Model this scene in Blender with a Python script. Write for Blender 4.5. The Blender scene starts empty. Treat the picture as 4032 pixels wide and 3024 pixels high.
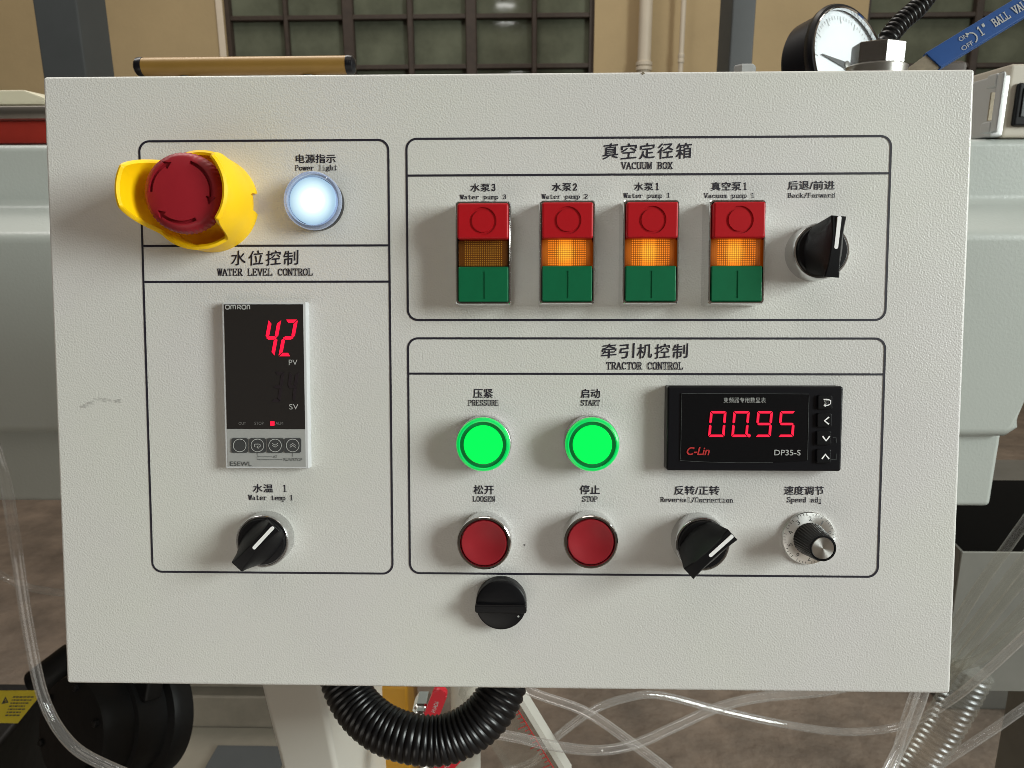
import bpy, bmesh, math, random
from mathutils import Vector, Matrix

random.seed(7)
R = math.radians
C = bpy.context.scene.collection
scn = bpy.context.scene

# ------------------------------------------------------------------ camera
# the control box: 0.50 x 0.34 m front, tilted back 10 degrees, centre 1.15 m above the floor
TILT = R(10.0)
ORG = Vector((0, 0, 1.15))
PM = Matrix.Translation(ORG) @ Matrix.Rotation(math.pi / 2 - TILT, 4, 'X')   # panel frame -> world
F_PX = 2900.0
CAM_P = Vector((0.015342, 0.028848, 0.405133))
AX = Vector((0.999707, 0.000433, -0.024183)).normalized()
FW = Vector((-0.024106, -0.064258, -0.997642)).normalized()
DN = FW.cross(AX).normalized()
AX = DN.cross(FW).normalized()
P3 = PM.to_3x3()
CAM_W = PM @ CAM_P
WX, WD, WF = P3 @ AX, P3 @ DN, P3 @ FW

cam = bpy.data.cameras.new("camera")
cam.sensor_width = 36
cam.lens = F_PX / 4032 * 36
cam.clip_start = 0.01
cam.clip_end = 200
cam.dof.use_dof = True
cam.dof.focus_distance = 0.40
cam.dof.aperture_fstop = 24
co = bpy.data.objects.new("camera", cam)
C.objects.link(co)
co.matrix_world = Matrix(((WX.x, -WD.x, -WF.x, CAM_W.x), (WX.y, -WD.y, -WF.y, CAM_W.y),
                          (WX.z, -WD.z, -WF.z, CAM_W.z), (0, 0, 0, 1)))
scn.camera = co

# ------------------------------------------------------------------ light
scn.view_settings.view_transform = 'Standard'
scn.view_settings.look = 'None'
scn.view_settings.exposure = 0.10
scn.view_settings.gamma = 1
scn.cycles.max_bounces = 8
scn.cycles.transparent_max_bounces = 24
scn.cycles.use_denoising = True
scn.cycles.denoising_input_passes = 'RGB_ALBEDO_NORMAL'
scn.cycles.denoising_prefilter = 'ACCURATE'
scn.cycles.filter_width = 0.85
scn.cycles.sample_clamp_indirect = 4

w = bpy.data.worlds.new("World")
scn.world = w
w.use_nodes = True
wn = w.node_tree
bg = wn.nodes['Background']
# dim hall: darkest behind the viewer, paler towards the open side on the right and overhead
tcw = wn.nodes.new('ShaderNodeTexCoord')
sxw = wn.nodes.new('ShaderNodeSeparateXYZ')
wn.links.new(tcw.outputs['Generated'], sxw.inputs[0])


def wmath(op, a, b):
    n = wn.nodes.new('ShaderNodeMath')
    n.operation = op
    for i, v in enumerate((a, b)):
        if isinstance(v, (int, float)):
            n.inputs[i].default_value = v
        else:
            wn.links.new(v, n.inputs[i])
    return n.outputs[0]


wv = wmath('ADD', wmath('ADD', wmath('MULTIPLY', sxw.outputs['X'], 0.30), wmath('MULTIPLY', sxw.outputs['Y'], 0.16)), wmath('MULTIPLY', sxw.outputs['Z'], 0.30))
wv = wmath('MAXIMUM', wmath('ADD', wv, 0.30), 0.12)
bg.inputs[0].default_value = (1.0, 0.82, 0.63, 1)
wn.links.new(wmath('MULTIPLY', wv, 0.33), bg.inputs[1])


def area(name, loc, target, sx, sy, power, col):
    l = bpy.data.lights.new(name, 'AREA')
    l.shape = 'RECTANGLE'
    l.size, l.size_y, l.energy, l.color = sx, sy, power, col
    o = bpy.data.objects.new(name, l)
    C.objects.link(o)
    o.location = loc
    d = Vector(target) - Vector(loc)
    o.rotation_euler = d.to_track_quat('-Z', 'Y').to_euler()
    return o


area("daylight_door", (3.9, -1.90, 2.40), (0, 0, 1.15), 1.5, 1.9, 232, (0.93, 1.0, 0.965))
area("hall_fill", (-0.4, -2.4, 6.5), (0, 0, 1.1), 3.0, 2.0, 27, (1.0, 0.92, 0.80))  # unseen overhead area light, added as general fill
area("bounce_fill", (-0.5, -1.5, 0.25), (-0.05, 0, 1.0), 1.4, 0.8, 6.0, (1.0, 0.96, 0.87))  # added low fill, stands in for daylight thrown up by the floor
area("skylight", (-1.7, 1.15, 4.6), (-0.9, 0.5, 0.9), 3.0, 1.2, 80, (1.0, 0.98, 0.94))
area("wall_fill", (0.0, 2.6, 6.5), (0, 5, 1.8), 6, 2, 150, (1.0, 0.93, 0.84))  # unseen area light, added to brighten the back wall
for yy in (-4.9, -6.4, -11.9):
    area("roof_lamp", (-0.45, yy, 5.0), (-0.45, yy, 0), 0.34, 0.18, 5, (1.0, 1.0, 0.95))

# ------------------------------------------------------------------ materials


def mat(name, col, rough=0.5, metal=0.0, spec=0.5, var=0.0, vscale=20, bump=0.0, bscale=200, bdist=0.0005,
        emit=None, estr=0.0, coat=0.0, aniso=0.0, bdetail=2.0):
    m = bpy.data.materials.new(name)
    m.use_nodes = True
    nt = m.node_tree
    b = nt.nodes['Principled BSDF']
    b.inputs['Base Color'].default_value = (*col, 1)
    b.inputs['Roughness'].default_value = rough
    b.inputs['Metallic'].default_value = metal
    b.inputs['Specular IOR Level'].default_value = spec
    b.inputs['Coat Weight'].default_value = coat
    b.inputs['Anisotropic'].default_value = aniso
    if emit:
        b.inputs['Emission Color'].default_value = (*emit, 1)
        b.inputs['Emission Strength'].default_value = estr
    tc = nt.nodes.new('ShaderNodeTexCoord')
    if var:
        n = nt.nodes.new('ShaderNodeTexNoise')
        n.inputs['Scale'].default_value = vscale
        n.inputs['Detail'].default_value = 6
        n.inputs['Roughness'].default_value = 0.65
        nt.links.new(tc.outputs['Object'], n.inputs['Vector'])
        r = nt.nodes.new('ShaderNodeValToRGB')
        r.color_ramp.elements[0].position = 0.3
        r.color_ramp.elements[1].position = 0.72
        r.color_ramp.elements[0].color = tuple(max(0, c * (1 - var)) for c in col) + (1,)
        r.color_ramp.elements[1].color = tuple(min(1, c * (1 + var)) for c in col) + (1,)
        nt.links.new(n.outputs['Fac'], r.inputs['Fac'])
        nt.links.new(r.outputs['Color'], b.inputs['Base Color'])
    if bump:
        n2 = nt.nodes.new('ShaderNodeTexNoise')
        n2.inputs['Scale'].default_value = bscale
        n2.inputs['Detail'].default_value = bdetail
        nt.links.new(tc.outputs['Object'], n2.inputs['Vector'])
        bp = nt.nodes.new('ShaderNodeBump')
        bp.inputs['Strength'].default_value = bump
        bp.inputs['Distance'].default_value = bdist
        nt.links.new(n2.outputs['Fac'], bp.inputs['Height'])
        nt.links.new(bp.outputs['Normal'], b.inputs['Normal'])
    return m


def clear_mat(name, tint=(0.93, 0.92, 0.9), body=(0.75, 0.74, 0.7), edge=0.75, base=0.08, rough=0.06, glow=0.0, gcap=0.22):
    m = bpy.data.materials.new(name)
    m.use_nodes = True
    nt = m.node_tree
    nt.nodes.remove(nt.nodes['Principled BSDF'])
    out = nt.nodes['Material Output']
    tr = nt.nodes.new('ShaderNodeBsdfTransparent')
    tr.inputs[0].default_value = (*tint, 1)
    pr = nt.nodes.new('ShaderNodeBsdfPrincipled')
    pr.inputs['Base Color'].default_value = (*body, 1)
    pr.inputs['Roughness'].default_value = rough
    pr.inputs['Specular IOR Level'].default_value = 0.9
    pr.inputs['Emission Color'].default_value = (*body, 1)
    pr.inputs['Emission Strength'].default_value = glow
    gl = nt.nodes.new('ShaderNodeBsdfGlossy')
    gl.inputs['Roughness'].default_value = rough
    gl.inputs['Color'].default_value = (0.95, 0.97, 1, 1)
    lw = nt.nodes.new('ShaderNodeLayerWeight')
    lw.inputs['Blend'].default_value = 0.5
    rp = nt.nodes.new('ShaderNodeValToRGB')
    rp.color_ramp.elements[0].color = (base, base, base, 1)
    rp.color_ramp.elements[0].position = 0.35
    rp.color_ramp.elements[1].color = (edge, edge, edge, 1)
    rp.color_ramp.elements[1].position = 0.95
    nt.links.new(lw.outputs['Facing'], rp.inputs['Fac'])
    m1 = nt.nodes.new('ShaderNodeMixShader')
    nt.links.new(rp.outputs['Color'], m1.inputs['Fac'])
    nt.links.new(tr.outputs[0], m1.inputs[1])
    nt.links.new(pr.outputs[0], m1.inputs[2])
    fr = nt.nodes.new('ShaderNodeFresnel')
    fr.inputs['IOR'].default_value = 1.55
    fm = nt.nodes.new('ShaderNodeMath')
    fm.operation = 'MINIMUM'
    fm.inputs[1].default_value = gcap
    nt.links.new(fr.outputs[0], fm.inputs[0])
    m2 = nt.nodes.new('ShaderNodeMixShader')
    nt.links.new(fm.outputs[0], m2.inputs['Fac'])
    nt.links.new(m1.outputs[0], m2.inputs[1])
    nt.links.new(gl.outputs[0], m2.inputs[2])
    nt.links.new(m2.outputs[0], out.inputs['Surface'])
    return m


M = dict(
    paint=mat('textured_white_paint', (0.60, 0.60, 0.56), 0.40, spec=0.45, var=0.015, vscale=9, bump=0.5, bscale=1050, bdist=0.00040, bdetail=0.5),
    print=mat('black_print', (0.012, 0.010, 0.020), 0.5),
    scuff=mat('grey_scuff', (0.46, 0.455, 0.43), 0.6, var=0.2, vscale=400),
    chrome=mat('satin_chrome', (0.62, 0.62, 0.62), 0.22, 1.0),
    bright=mat('bright_chrome', (0.75, 0.75, 0.75), 0.08, 1.0),
    silver=mat('satin_silver_paint', (0.52, 0.53, 0.53), 0.35, 0.35),
    alu=mat('turned_aluminium', (0.88, 0.88, 0.86), 0.30, 1.0, aniso=0.8),
    black=mat('black_plastic', (0.005, 0.005, 0.006), 0.36, spec=0.22, bump=0.15, bscale=1500, bdist=0.0002),
    gloss_black=mat('gloss_black_plastic', (0.006, 0.006, 0.008), 0.30, spec=0.3),
    white=mat('white_mark', (0.85, 0.85, 0.85), 0.5),
    yellow=mat('yellow_plastic', (0.97, 0.59, 0.002), 0.45, spec=0.35, var=0.03, vscale=60),
    red_mush=mat('crimson_plastic', (0.29, 0.011, 0.020), 0.45, spec=0.35, var=0.05, vscale=90),
    red=mat('red_plastic', (0.40, 0.005, 0.010), 0.4, spec=0.28, var=0.04, vscale=120),
    red_flat=mat('dull_red_plastic', (0.27, 0.010, 0.017), 0.48, spec=0.3, var=0.06, vscale=120),
    green=mat('green_plastic', (0.002, 0.118, 0.046), 0.45, spec=0.25, var=0.05, vscale=150),
    meter_grey=mat('grey_frame_plastic', (0.56, 0.57, 0.58), 0.45),
    meter_key=mat('grey_key_plate', (0.34, 0.345, 0.335), 0.5, var=0.03, vscale=80),
    screen=mat('smoked_screen', (0.022, 0.019, 0.018), 0.30, spec=0.35),
    screen2=mat('black_screen', (0.005, 0.005, 0.006), 0.22, spec=0.3),
    led=mat('red_led', (0.2, 0.0, 0.01), 0.4, emit=(1.0, 0.008, 0.045), estr=1.15),
    led_off=mat('dark_led', (0.016, 0.011, 0.014), 0.4),
    ink_light=mat('light_grey_ink', (0.42, 0.43, 0.42), 0.5),
    ink_mid=mat('mid_grey_ink', (0.17, 0.165, 0.16), 0.5),
    ink_dark=mat('dark_grey_ink', (0.055, 0.06, 0.06), 0.5),
    ink_red=mat('red_ink', (0.45, 0.02, 0.02), 0.5),
    key_dark=mat('charcoal_key', (0.045, 0.047, 0.048), 0.45),
    conduit=mat('black_conduit', (0.005, 0.005, 0.006), 0.32, spec=0.4),
    floor=mat('brown_concrete', (0.130, 0.100, 0.076), 0.8, var=0.45, vscale=6, bump=0.8, bscale=16, bdist=0.02, bdetail=8),
    slab=mat('grey_concrete', (0.20, 0.18, 0.14), 0.7, var=0.12, vscale=8),
    tank=mat('tank_paint', (0.40, 0.425, 0.40), 0.33, spec=0.55, bump=0.35, bscale=300, bdist=0.0006),
    post=mat('post_paint', (0.52, 0.50, 0.45), 0.42, bump=0.2, bscale=300, bdist=0.0004),
    cream=mat('cream_paint', (0.60, 0.56, 0.42), 0.45),
    redstrip=mat('red_rubber', (0.26, 0.018, 0.010), 0.5, var=0.1, vscale=30),
    steel=mat('stainless_steel', (0.50, 0.49, 0.46), 0.33, 1.0, var=0.08, vscale=12),
    tray=mat('dull_stainless', (0.24, 0.24, 0.22), 0.42, 0.45, var=0.1, vscale=14),
    base_paint=mat('grey_base_paint', (0.22, 0.19, 0.15), 0.55, var=0.15, vscale=12),
    dull_steel=mat('dull_steel', (0.17, 0.165, 0.15), 0.45, 0.6, var=0.15, vscale=10),
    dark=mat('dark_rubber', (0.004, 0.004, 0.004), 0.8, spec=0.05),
    pump_black=mat('pump_black', (0.006, 0.006, 0.0065), 0.5, spec=0.3, var=0.3, vscale=12, bump=0.3, bscale=60, bdist=0.002),
    label_yellow=mat('label_yellow', (0.62, 0.50, 0.03), 0.5, var=0.05, vscale=40),
    orange=mat('orange_paint', (0.42, 0.20, 0.012), 0.4, var=0.05, vscale=20),
    handle_brown=mat('bronze_tube', (0.25, 0.14, 0.03), 0.42, 0.2, var=0.06, vscale=30),
    valve_red=mat('red_grip', (0.50, 0.008, 0.02), 0.4),
    blue=mat('blue_grip', (0.007, 0.060, 0.23), 0.5, var=0.08, vscale=40),
    handle_steel=mat('bare_handle_steel', (0.26, 0.22, 0.16), 0.55, 0.5, var=0.2, vscale=90),
    dial=mat('gauge_dial', (0.85, 0.88, 0.90), 0.5),
    column=mat('column_paint', (0.055, 0.060, 0.062), 0.5, var=0.12, vscale=4),
    wall=mat('tan_plaster', (0.41, 0.305, 0.165), 0.8, var=0.11, vscale=1.1, bump=0.2, bscale=40, bdist=0.004),
    reveal=mat('pale_plaster', (0.62, 0.53, 0.42), 0.8, var=0.1, vscale=3),
    sash=mat('brown_steel_sash', (0.040, 0.026, 0.018), 0.6, var=0.25, vscale=20),
    pane=mat('dusty_pane', (0.115, 0.123, 0.088), 0.05, spec=0.5, var=0.32, vscale=3, bump=0.05, bscale=6, bdist=0.003),
    pipe=mat('pipe_paint', (0.55, 0.48, 0.38), 0.5, var=0.05, vscale=6),
    console=mat('console_paint', (0.46, 0.42, 0.35), 0.45, var=0.04, vscale=20),
)
nt = M['alu'].node_tree
tg = nt.nodes.new('ShaderNodeTangent')
tg.direction_type = 'RADIAL'
tg.axis = 'Z'
nt.links.new(tg.outputs[0], nt.nodes['Principled BSDF'].inputs['Tangent'])
M['hose'] = clear_mat('clear_hose', tint=(0.985, 0.98, 0.975), body=(0.80, 0.79, 0.77), edge=0.36, base=0.09, rough=0.08, gcap=0.28)
M['film'] = clear_mat('clear_film', tint=(0.93, 0.925, 0.90), body=(0.34, 0.33, 0.30), edge=0.30, base=0.05, rough=0.3, gcap=0.07)
M['lens_clear'] = clear_mat('clear_lens', tint=(0.80, 0.86, 0.96), body=(0.50, 0.60, 0.85), edge=0.55, base=0.22, rough=0.04, glow=0.4)
M['glass'] = clear_mat('gauge_glass', tint=(0.98, 0.99, 1.0), body=(0.8, 0.85, 0.9), edge=0.2, base=0.0, rough=0.02)


def radial_emit(name, stops, rad, base):
    """glow of a lamp behind a diffuser: brightest over the lamp, fading outwards (object space)"""
    m = bpy.data.materials.new(name)
    m.use_nodes = True
    nt = m.node_tree
    b = nt.nodes['Principled BSDF']
    b.inputs['Base Color'].default_value = (*base, 1)
    b.inputs['Roughness'].default_value = 0.3
    tc = nt.nodes.new('ShaderNodeTexCoord')
    ln = nt.nodes.new('ShaderNodeVectorMath')
    ln.operation = 'MULTIPLY'
    ln.inputs[1].default_value = (1 / rad, 1 / rad, 0)
    nt.links.new(tc.outputs['Object'], ln.inputs[0])
    le = nt.nodes.new('ShaderNodeVectorMath')
    le.operation = 'LENGTH'
    nt.links.new(ln.outputs[0], le.inputs[0])
    r = nt.nodes.new('ShaderNodeValToRGB')
    els = r.color_ramp.elements
    els[0].position, els[0].color = stops[0][0], (*stops[0][1], 1)
    els[1].position, els[1].color = stops[-1][0], (*stops[-1][1], 1)
    for p, c in stops[1:-1]:
        e = els.new(p)
        e.color = (*c, 1)
    nt.links.new(le.outputs['Value'], r.inputs['Fac'])
    nt.links.new(r.outputs['Color'], b.inputs['Emission Color'])
    b.inputs['Emission Strength'].default_value = 0.92
    return m


M['lamp_white'] = radial_emit('white_lamp_glow', [(0.0, (1, 1, 1)), (0.42, (1, 1, 1)), (0.62, (0.66, 0.86, 0.93)), (0.85, (0.42, 0.62, 0.74)), (1.0, (0.28, 0.44, 0.58))], 0.0125, (0.18, 0.22, 0.26))
M['lamp_green'] = mat('green_lamp_face', (0.0, 0.30, 0.03), 0.4, spec=0.2, emit=(0.0, 1.0, 0.085), estr=0.95)
M['lamp_green_rim'] = mat('green_lamp_rim', (0.0, 0.30, 0.08), 0.2, emit=(0.0, 0.72, 0.09), estr=0.62)
M['lamp_green_groove'] = mat('green_lamp_groove', (0.0, 0.12, 0.035), 0.3, emit=(0.0, 0.10, 0.018), estr=0.7)


def amber(name, lit):
    m = bpy.data.materials.new(name)
    m.use_nodes = True
    nt = m.node_tree
    b = nt.nodes['Principled BSDF']
    b.inputs['Roughness'].default_value = 0.4
    b.inputs['Specular IOR Level'].default_value = 0.25
    tc = nt.nodes.new('ShaderNodeTexCoord')
    sp = nt.nodes.new('ShaderNodeSeparateXYZ')
    nt.links.new(tc.outputs['Object'], sp.inputs[0])

    def math_(op, a, b_=None):
        n = nt.nodes.new('ShaderNodeMath')
        n.operation = op
        for i, v in enumerate((a, b_)):
            if v is None:
                continue
            if isinstance(v, (int, float)):
                n.inputs[i].default_value = v
            else:
                nt.links.new(v, n.inputs[i])
        return n.outputs[0]
    kx = 2 * math.pi / 0.00112
    gx = math_('ABSOLUTE', math_('SINE', math_('MULTIPLY', sp.outputs['X'], kx / 2)))
    gy = math_('ABSOLUTE', math_('SINE', math_('MULTIPLY', sp.outputs['Y'], kx / 2)))
    g = math_('MULTIPLY', gx, gy)
    # the moulded grid of small prisms
    bp = nt.nodes.new('ShaderNodeBump')
    bp.inputs['Strength'].default_value = 0.25
    bp.inputs['Distance'].default_value = 0.0002
    nt.links.new(g, bp.inputs['Height'])
    nt.links.new(bp.outputs['Normal'], b.inputs['Normal'])
    # the grid leaves a smooth margin at both ends of the lens
    ax_ = math_('ABSOLUTE', sp.outputs['X'])
    inside = math_('LESS_THAN', ax_, 0.0101)
    g = math_('ADD', math_('MULTIPLY', g, inside), math_('MULTIPLY', math_('SUBTRACT', 1.0, inside), 0.25))
    rc = nt.nodes.new('ShaderNodeValToRGB')
    rc.color_ramp.elements[0].position = 0.30
    rc.color_ramp.elements[0].color = (0.10, 0.030, 0.002, 1)
    rc.color_ramp.elements[1].position = 0.90
    rc.color_ramp.elements[1].color = (0.24, 0.075, 0.004, 1) if lit else (0.36, 0.155, 0.016, 1)
    nt.links.new(g, rc.inputs['Fac'])
    nt.links.new(rc.outputs['Color'], b.inputs['Base Color'])
    if lit:
        dx = math_('MULTIPLY', math_('ADD', sp.outputs['X'], 0.001), 1 / 0.0135)
        dy = math_('MULTIPLY', sp.outputs['Y'], 1 / 0.0125)
        d = math_('SQRT', math_('ADD', math_('MULTIPLY', dx, dx), math_('MULTIPLY', dy, dy)))
        r = nt.nodes.new('ShaderNodeValToRGB')
        e = r.color_ramp.elements
        e[0].position, e[0].color = 0.0, (1.0, 0.44, 0.035, 1)
        e[1].position, e[1].color = 1.0, (0.30, 0.045, 0.0, 1)
        for p, c in ((0.30, (1.0, 0.36, 0.025)), (0.48, (0.97, 0.25, 0.014)), (0.75, (0.88, 0.20, 0.012))):
            q = e.new(p)
            q.color = (*c, 1)
        nt.links.new(d, r.inputs['Fac'])
        nt.links.new(r.outputs['Color'], b.inputs['Emission Color'])
        near = math_('LESS_THAN', math_('ABSOLUTE', dx), 0.26)
        s = math_('ADD', math_('ADD', math_('MULTIPLY', g, 1.0), 0.08), math_('MULTIPLY', near, 0.28))
        nt.links.new(s, b.inputs['Emission Strength'])
    return m


M['amber_lit'] = amber('amber_lens_lit', True)
M['amber_off'] = amber('amber_lens_dark', False)

nt = M['paint'].node_tree
pb_ = nt.nodes['Principled BSDF']
tcp = nt.nodes.new('ShaderNodeTexCoord')
big = nt.nodes.new('ShaderNodeTexNoise')
big.inputs['Scale'].default_value = 11
big.inputs['Detail'].default_value = 5
nt.links.new(tcp.outputs['Object'], big.inputs['Vector'])
rr_ = nt.nodes.new('ShaderNodeMapRange')
rr_.inputs['From Min'].default_value = 0.35
rr_.inputs['From Max'].default_value = 0.65
rr_.inputs['To Min'].default_value = 0.30
rr_.inputs['To Max'].default_value = 0.50
nt.links.new(big.outputs['Fac'], rr_.inputs['Value'])
nt.links.new(rr_.outputs['Result'], pb_.inputs['Roughness'])
hue = nt.nodes.new('ShaderNodeValToRGB')
hue.color_ramp.elements[0].position, hue.color_ramp.elements[0].color = 0.36, (0.60, 0.602, 0.562, 1)
hue.color_ramp.elements[1].position, hue.color_ramp.elements[1].color = 0.64, (0.598, 0.585, 0.575, 1)
bg2 = nt.nodes.new('ShaderNodeTexNoise')
bg2.inputs['Scale'].default_value = 7
bg2.inputs['Detail'].default_value = 3
nt.links.new(tcp.outputs['Object'], bg2.inputs['Vector'])
nt.links.new(bg2.outputs['Fac'], hue.inputs['Fac'])
nt.links.new(hue.outputs['Color'], pb_.inputs['Base Color'])

# ------------------------------------------------------------------ measuring helpers


def ray_p(px, py):
    return (AX * (px - 2016) + DN * (py - 1512) + FW * F_PX)


def pp(px, py, h=0.0):
    """point (u, v) of the panel plane, h metres in front of the sheet, seen at photo position px, py"""
    d = ray_p(px, py)
    t = (h - CAM_P.z) / d.z
    q = CAM_P + d * t
    return (q.x, q.y)


def at(px, py, Y):
    """world point at depth y = Y seen at photo position px, py"""
    d = P3 @ ray_p(px, py)
    t = (Y - CAM_W.y) / d.y
    return CAM_W + d * t


def at_z(px, py, Z):
    d = P3 @ ray_p(px, py)
    return CAM_W + d * ((Z - CAM_W.z) / d.z)


# ------------------------------------------------------------------ mesh helpers
def link(name, bm, material, parent=None, loc=None, smooth=True, angle=35):
    bmesh.ops.recalc_face_normals(bm, faces=bm.faces)
    me = bpy.data.meshes.new(name)
    bm.to_mesh(me)
    bm.free()
    mats = material if isinstance(material, (list, tuple)) else [material]
    for m in mats:
        me.materials.append(m)
    if smooth:
        me.shade_smooth()
        me.set_sharp_from_angle(angle=R(angle))
    o = bpy.data.objects.new(name, me)
    C.objects.link(o)
    if smooth:
        wnm = o.modifiers.new('even_normals', 'WEIGHTED_NORMAL')
        wnm.keep_sharp = True
    if parent is not None:
        o.parent = parent
    if loc is not None:
        o.location = loc
    return o


def thing(name, label, cat, loc=(0, 0, 0), group=None):
    o = bpy.data.objects.new(name, None)
    o.empty_display_size = 0.05
    C.objects.link(o)
    o.location = loc
    tag(o, label, cat, group)
    return o


def tag(o, label, cat=None, group=None, kind=None):
    if label:
        o['label'] = label
    if cat:
        o['category'] = cat
    if group:
        o['group'] = group
    if kind:
        o['kind'] = kind
    return o


def box(bm, lo, hi, bevel=0.0, seg=2):
    lo, hi = Vector(lo), Vector(hi)
    v = [bm.verts.new((x, y, z)) for x in (lo.x, hi.x) for y in (lo.y, hi.y) for z in (lo.z, hi.z)]
    f = [(0, 1, 3, 2), (4, 6, 7, 5), (0, 4, 5, 1), (2, 3, 7, 6), (0, 2, 6, 4), (1, 5, 7, 3)]
    fs = [bm.faces.new([v[i] for i in q]) for q in f]
    if bevel:
        es = list({e for x in fs for e in x.edges})
        bmesh.ops.bevel(bm, geom=es, offset=bevel, segments=seg, affect='EDGES', profile=0.5)
    return bm


def nb():
    return bmesh.new()


def prism(bm, pts, z0, z1, bevel=0.0, seg=2):
    """outline pts (x, y) extruded from z0 to z1"""
    a = [bm.verts.new((p[0], p[1], z0)) for p in pts]
    b = [bm.verts.new((p[0], p[1], z1)) for p in pts]
    n = len(pts)
    bm.faces.new(a[::-1])
    top = bm.faces.new(b)
    for i in range(n):
        bm.faces.new((a[i], a[(i + 1) % n], b[(i + 1) % n], b[i]))
    if bevel:
        bmesh.ops.bevel(bm, geom=list(top.edges), offset=bevel, segments=seg, affect='EDGES', profile=0.5)
    return bm


def lathe(bm, prof, n=64, mod=None, cap0=True, cap1=True):
    """prof: (r, z) from bottom to top about z"""
    rings = []
    for k, (r, z) in enumerate(prof):
        if r < 1e-7:
            rings.append([bm.verts.new((0, 0, z))])
            continue
        ring = []
        for i in range(n):
            a = 2 * math.pi * i / n
            rr = r * (mod(k, i) if mod else 1)
            ring.append(bm.verts.new((rr * math.cos(a), rr * math.sin(a), z)))
        rings.append(ring)
    for a, b in zip(rings, rings[1:]):
        if len(a) == 1 and len(b) == 1:
            continue
        for i in range(n):
            j = (i + 1) % n
            if len(a) == 1:
                bm.faces.new((a[0], b[i], b[j]))
            elif len(b) == 1:
                bm.faces.new((a[i], a[j], b[0]))
            else:
                bm.faces.new((a[i], a[j], b[j], b[i]))
    if cap0 and len(rings[0]) > 1:
        bm.faces.new(rings[0][::-1])
    if cap1 and len(rings[-1]) > 1:
        bm.faces.new(rings[-1])
    return bm


def spline(pts, step):
    """Catmull-Rom through pts, resampled at equal steps"""
    pts = [Vector(p) for p in pts]
    P = [pts[0] * 2 - pts[1]] + pts + [pts[-1] * 2 - pts[-2]]
    dense = []
    for i in range(1, len(P) - 2):
        p0, p1, p2, p3 = P[i - 1:i + 3]
        for k in range(40):
            t = k / 40
            dense.append(0.5 * ((2 * p1) + (p2 - p0) * t + (2 * p0 - 5 * p1 + 4 * p2 - p3) * t * t + (3 * p1 - p0 - 3 * p2 + p3) * t ** 3))
    dense.append(P[-2])
    out, acc = [dense[0]], 0.0
    for a, b in zip(dense, dense[1:]):
        L = (b - a).length
        while L > 0 and acc + L >= step:
            f = (step - acc) / L
            a = a.lerp(b, f)
            out.append(a)
            L = (b - a).length
            acc = 0.0
        acc += L
    out.append(dense[-1])
    return out


def sweep(bm, path, rad, n=14, caps=True):
    """tube about path; rad(i) gives the radius at sample i"""
    T = []
    for i in range(len(path)):
        d = path[min(i + 1, len(path) - 1)] - path[max(i - 1, 0)]
        T.append(d.normalized())
    up = Vector((0, 0, 1)) if abs(T[0].z) < 0.9 else Vector((1, 0, 0))
    nrm = T[0].cross(up).normalized()
    rings = []
    for i, p in enumerate(path):
        nrm = (nrm - T[i] * nrm.dot(T[i])).normalized()
        bn = T[i].cross(nrm)
        r = rad(i) if callable(rad) else rad
        rings.append([bm.verts.new(p + (nrm * math.cos(2 * math.pi * k / n) + bn * math.sin(2 * math.pi * k / n)) * r) for k in range(n)])
    for a, b in zip(rings, rings[1:]):
        for k in range(n):
            j = (k + 1) % n
            bm.faces.new((a[k], a[j], b[j], b[k]))
    if caps:
        bm.faces.new(rings[0][::-1])
        bm.faces.new(rings[-1])
    return bm


def cut(o, cutters):
    """carve cutter meshes (bmesh list) out of o"""
    o.modifiers.clear()
    for cb in cutters:
        c = link('cutter', cb, M['print'], smooth=False)
        c.parent = o.parent
        c.location = o.location
        md = o.modifiers.new('carve', 'BOOLEAN')
        md.operation = 'DIFFERENCE'
        md.solver = 'EXACT'
        md.object = c
        bpy.context.view_layer.update()
        dg = bpy.context.evaluated_depsgraph_get()
        me = bpy.data.meshes.new_from_object(o.evaluated_get(dg))
        o.modifiers.clear()
        old = o.data
        o.data = me
        bpy.data.meshes.remove(old)
        bpy.data.objects.remove(c)
    o.data.shade_smooth()
    o.data.set_sharp_from_angle(angle=R(35))
    o.modifiers.new('even_normals', 'WEIGHTED_NORMAL').keep_sharp = True


def dup(root, loc, label=None):
    c = root.copy()
    C.objects.link(c)
    c.location = loc
    if label:
        c['label'] = label
    for ch in list(root.children):
        d = ch.copy()
        C.objects.link(d)
        d.parent = c
        if 'label' in d:
            del d['label']
    return c


def rrect(x0, y0, x1, y1, r, n=8):
    pts = []
    for cx, cy, a0 in ((x1 - r, y1 - r, 0), (x0 + r, y1 - r, 90), (x0 + r, y0 + r, 180), (x1 - r, y0 + r, 270)):
        for k in range(n + 1):
            a = R(a0 + 90 * k / n)
            pts.append((cx + r * math.cos(a), cy + r * math.sin(a)))
    return pts


def ring_strip(bm, pts, wid, z, close=True):
    """flat line of width wid along pts at height z"""
    n = len(pts)
    L, Rr = [], []
    for i, p in enumerate(pts):
        a = Vector(pts[(i - 1) % n] if close or i > 0 else p)
        b = Vector(pts[(i + 1) % n] if close or i < n - 1 else p)
        t = (b - a).normalized()
        nn = Vector((-t.y, t.x)) * wid / 2
        L.append(bm.verts.new((p[0] + nn.x, p[1] + nn.y, z)))
        Rr.append(bm.verts.new((p[0] - nn.x, p[1] - nn.y, z)))
    for i in range(n if close else n - 1):
        j = (i + 1) % n
        bm.faces.new((L[i], L[j], Rr[j], Rr[i]))


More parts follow.
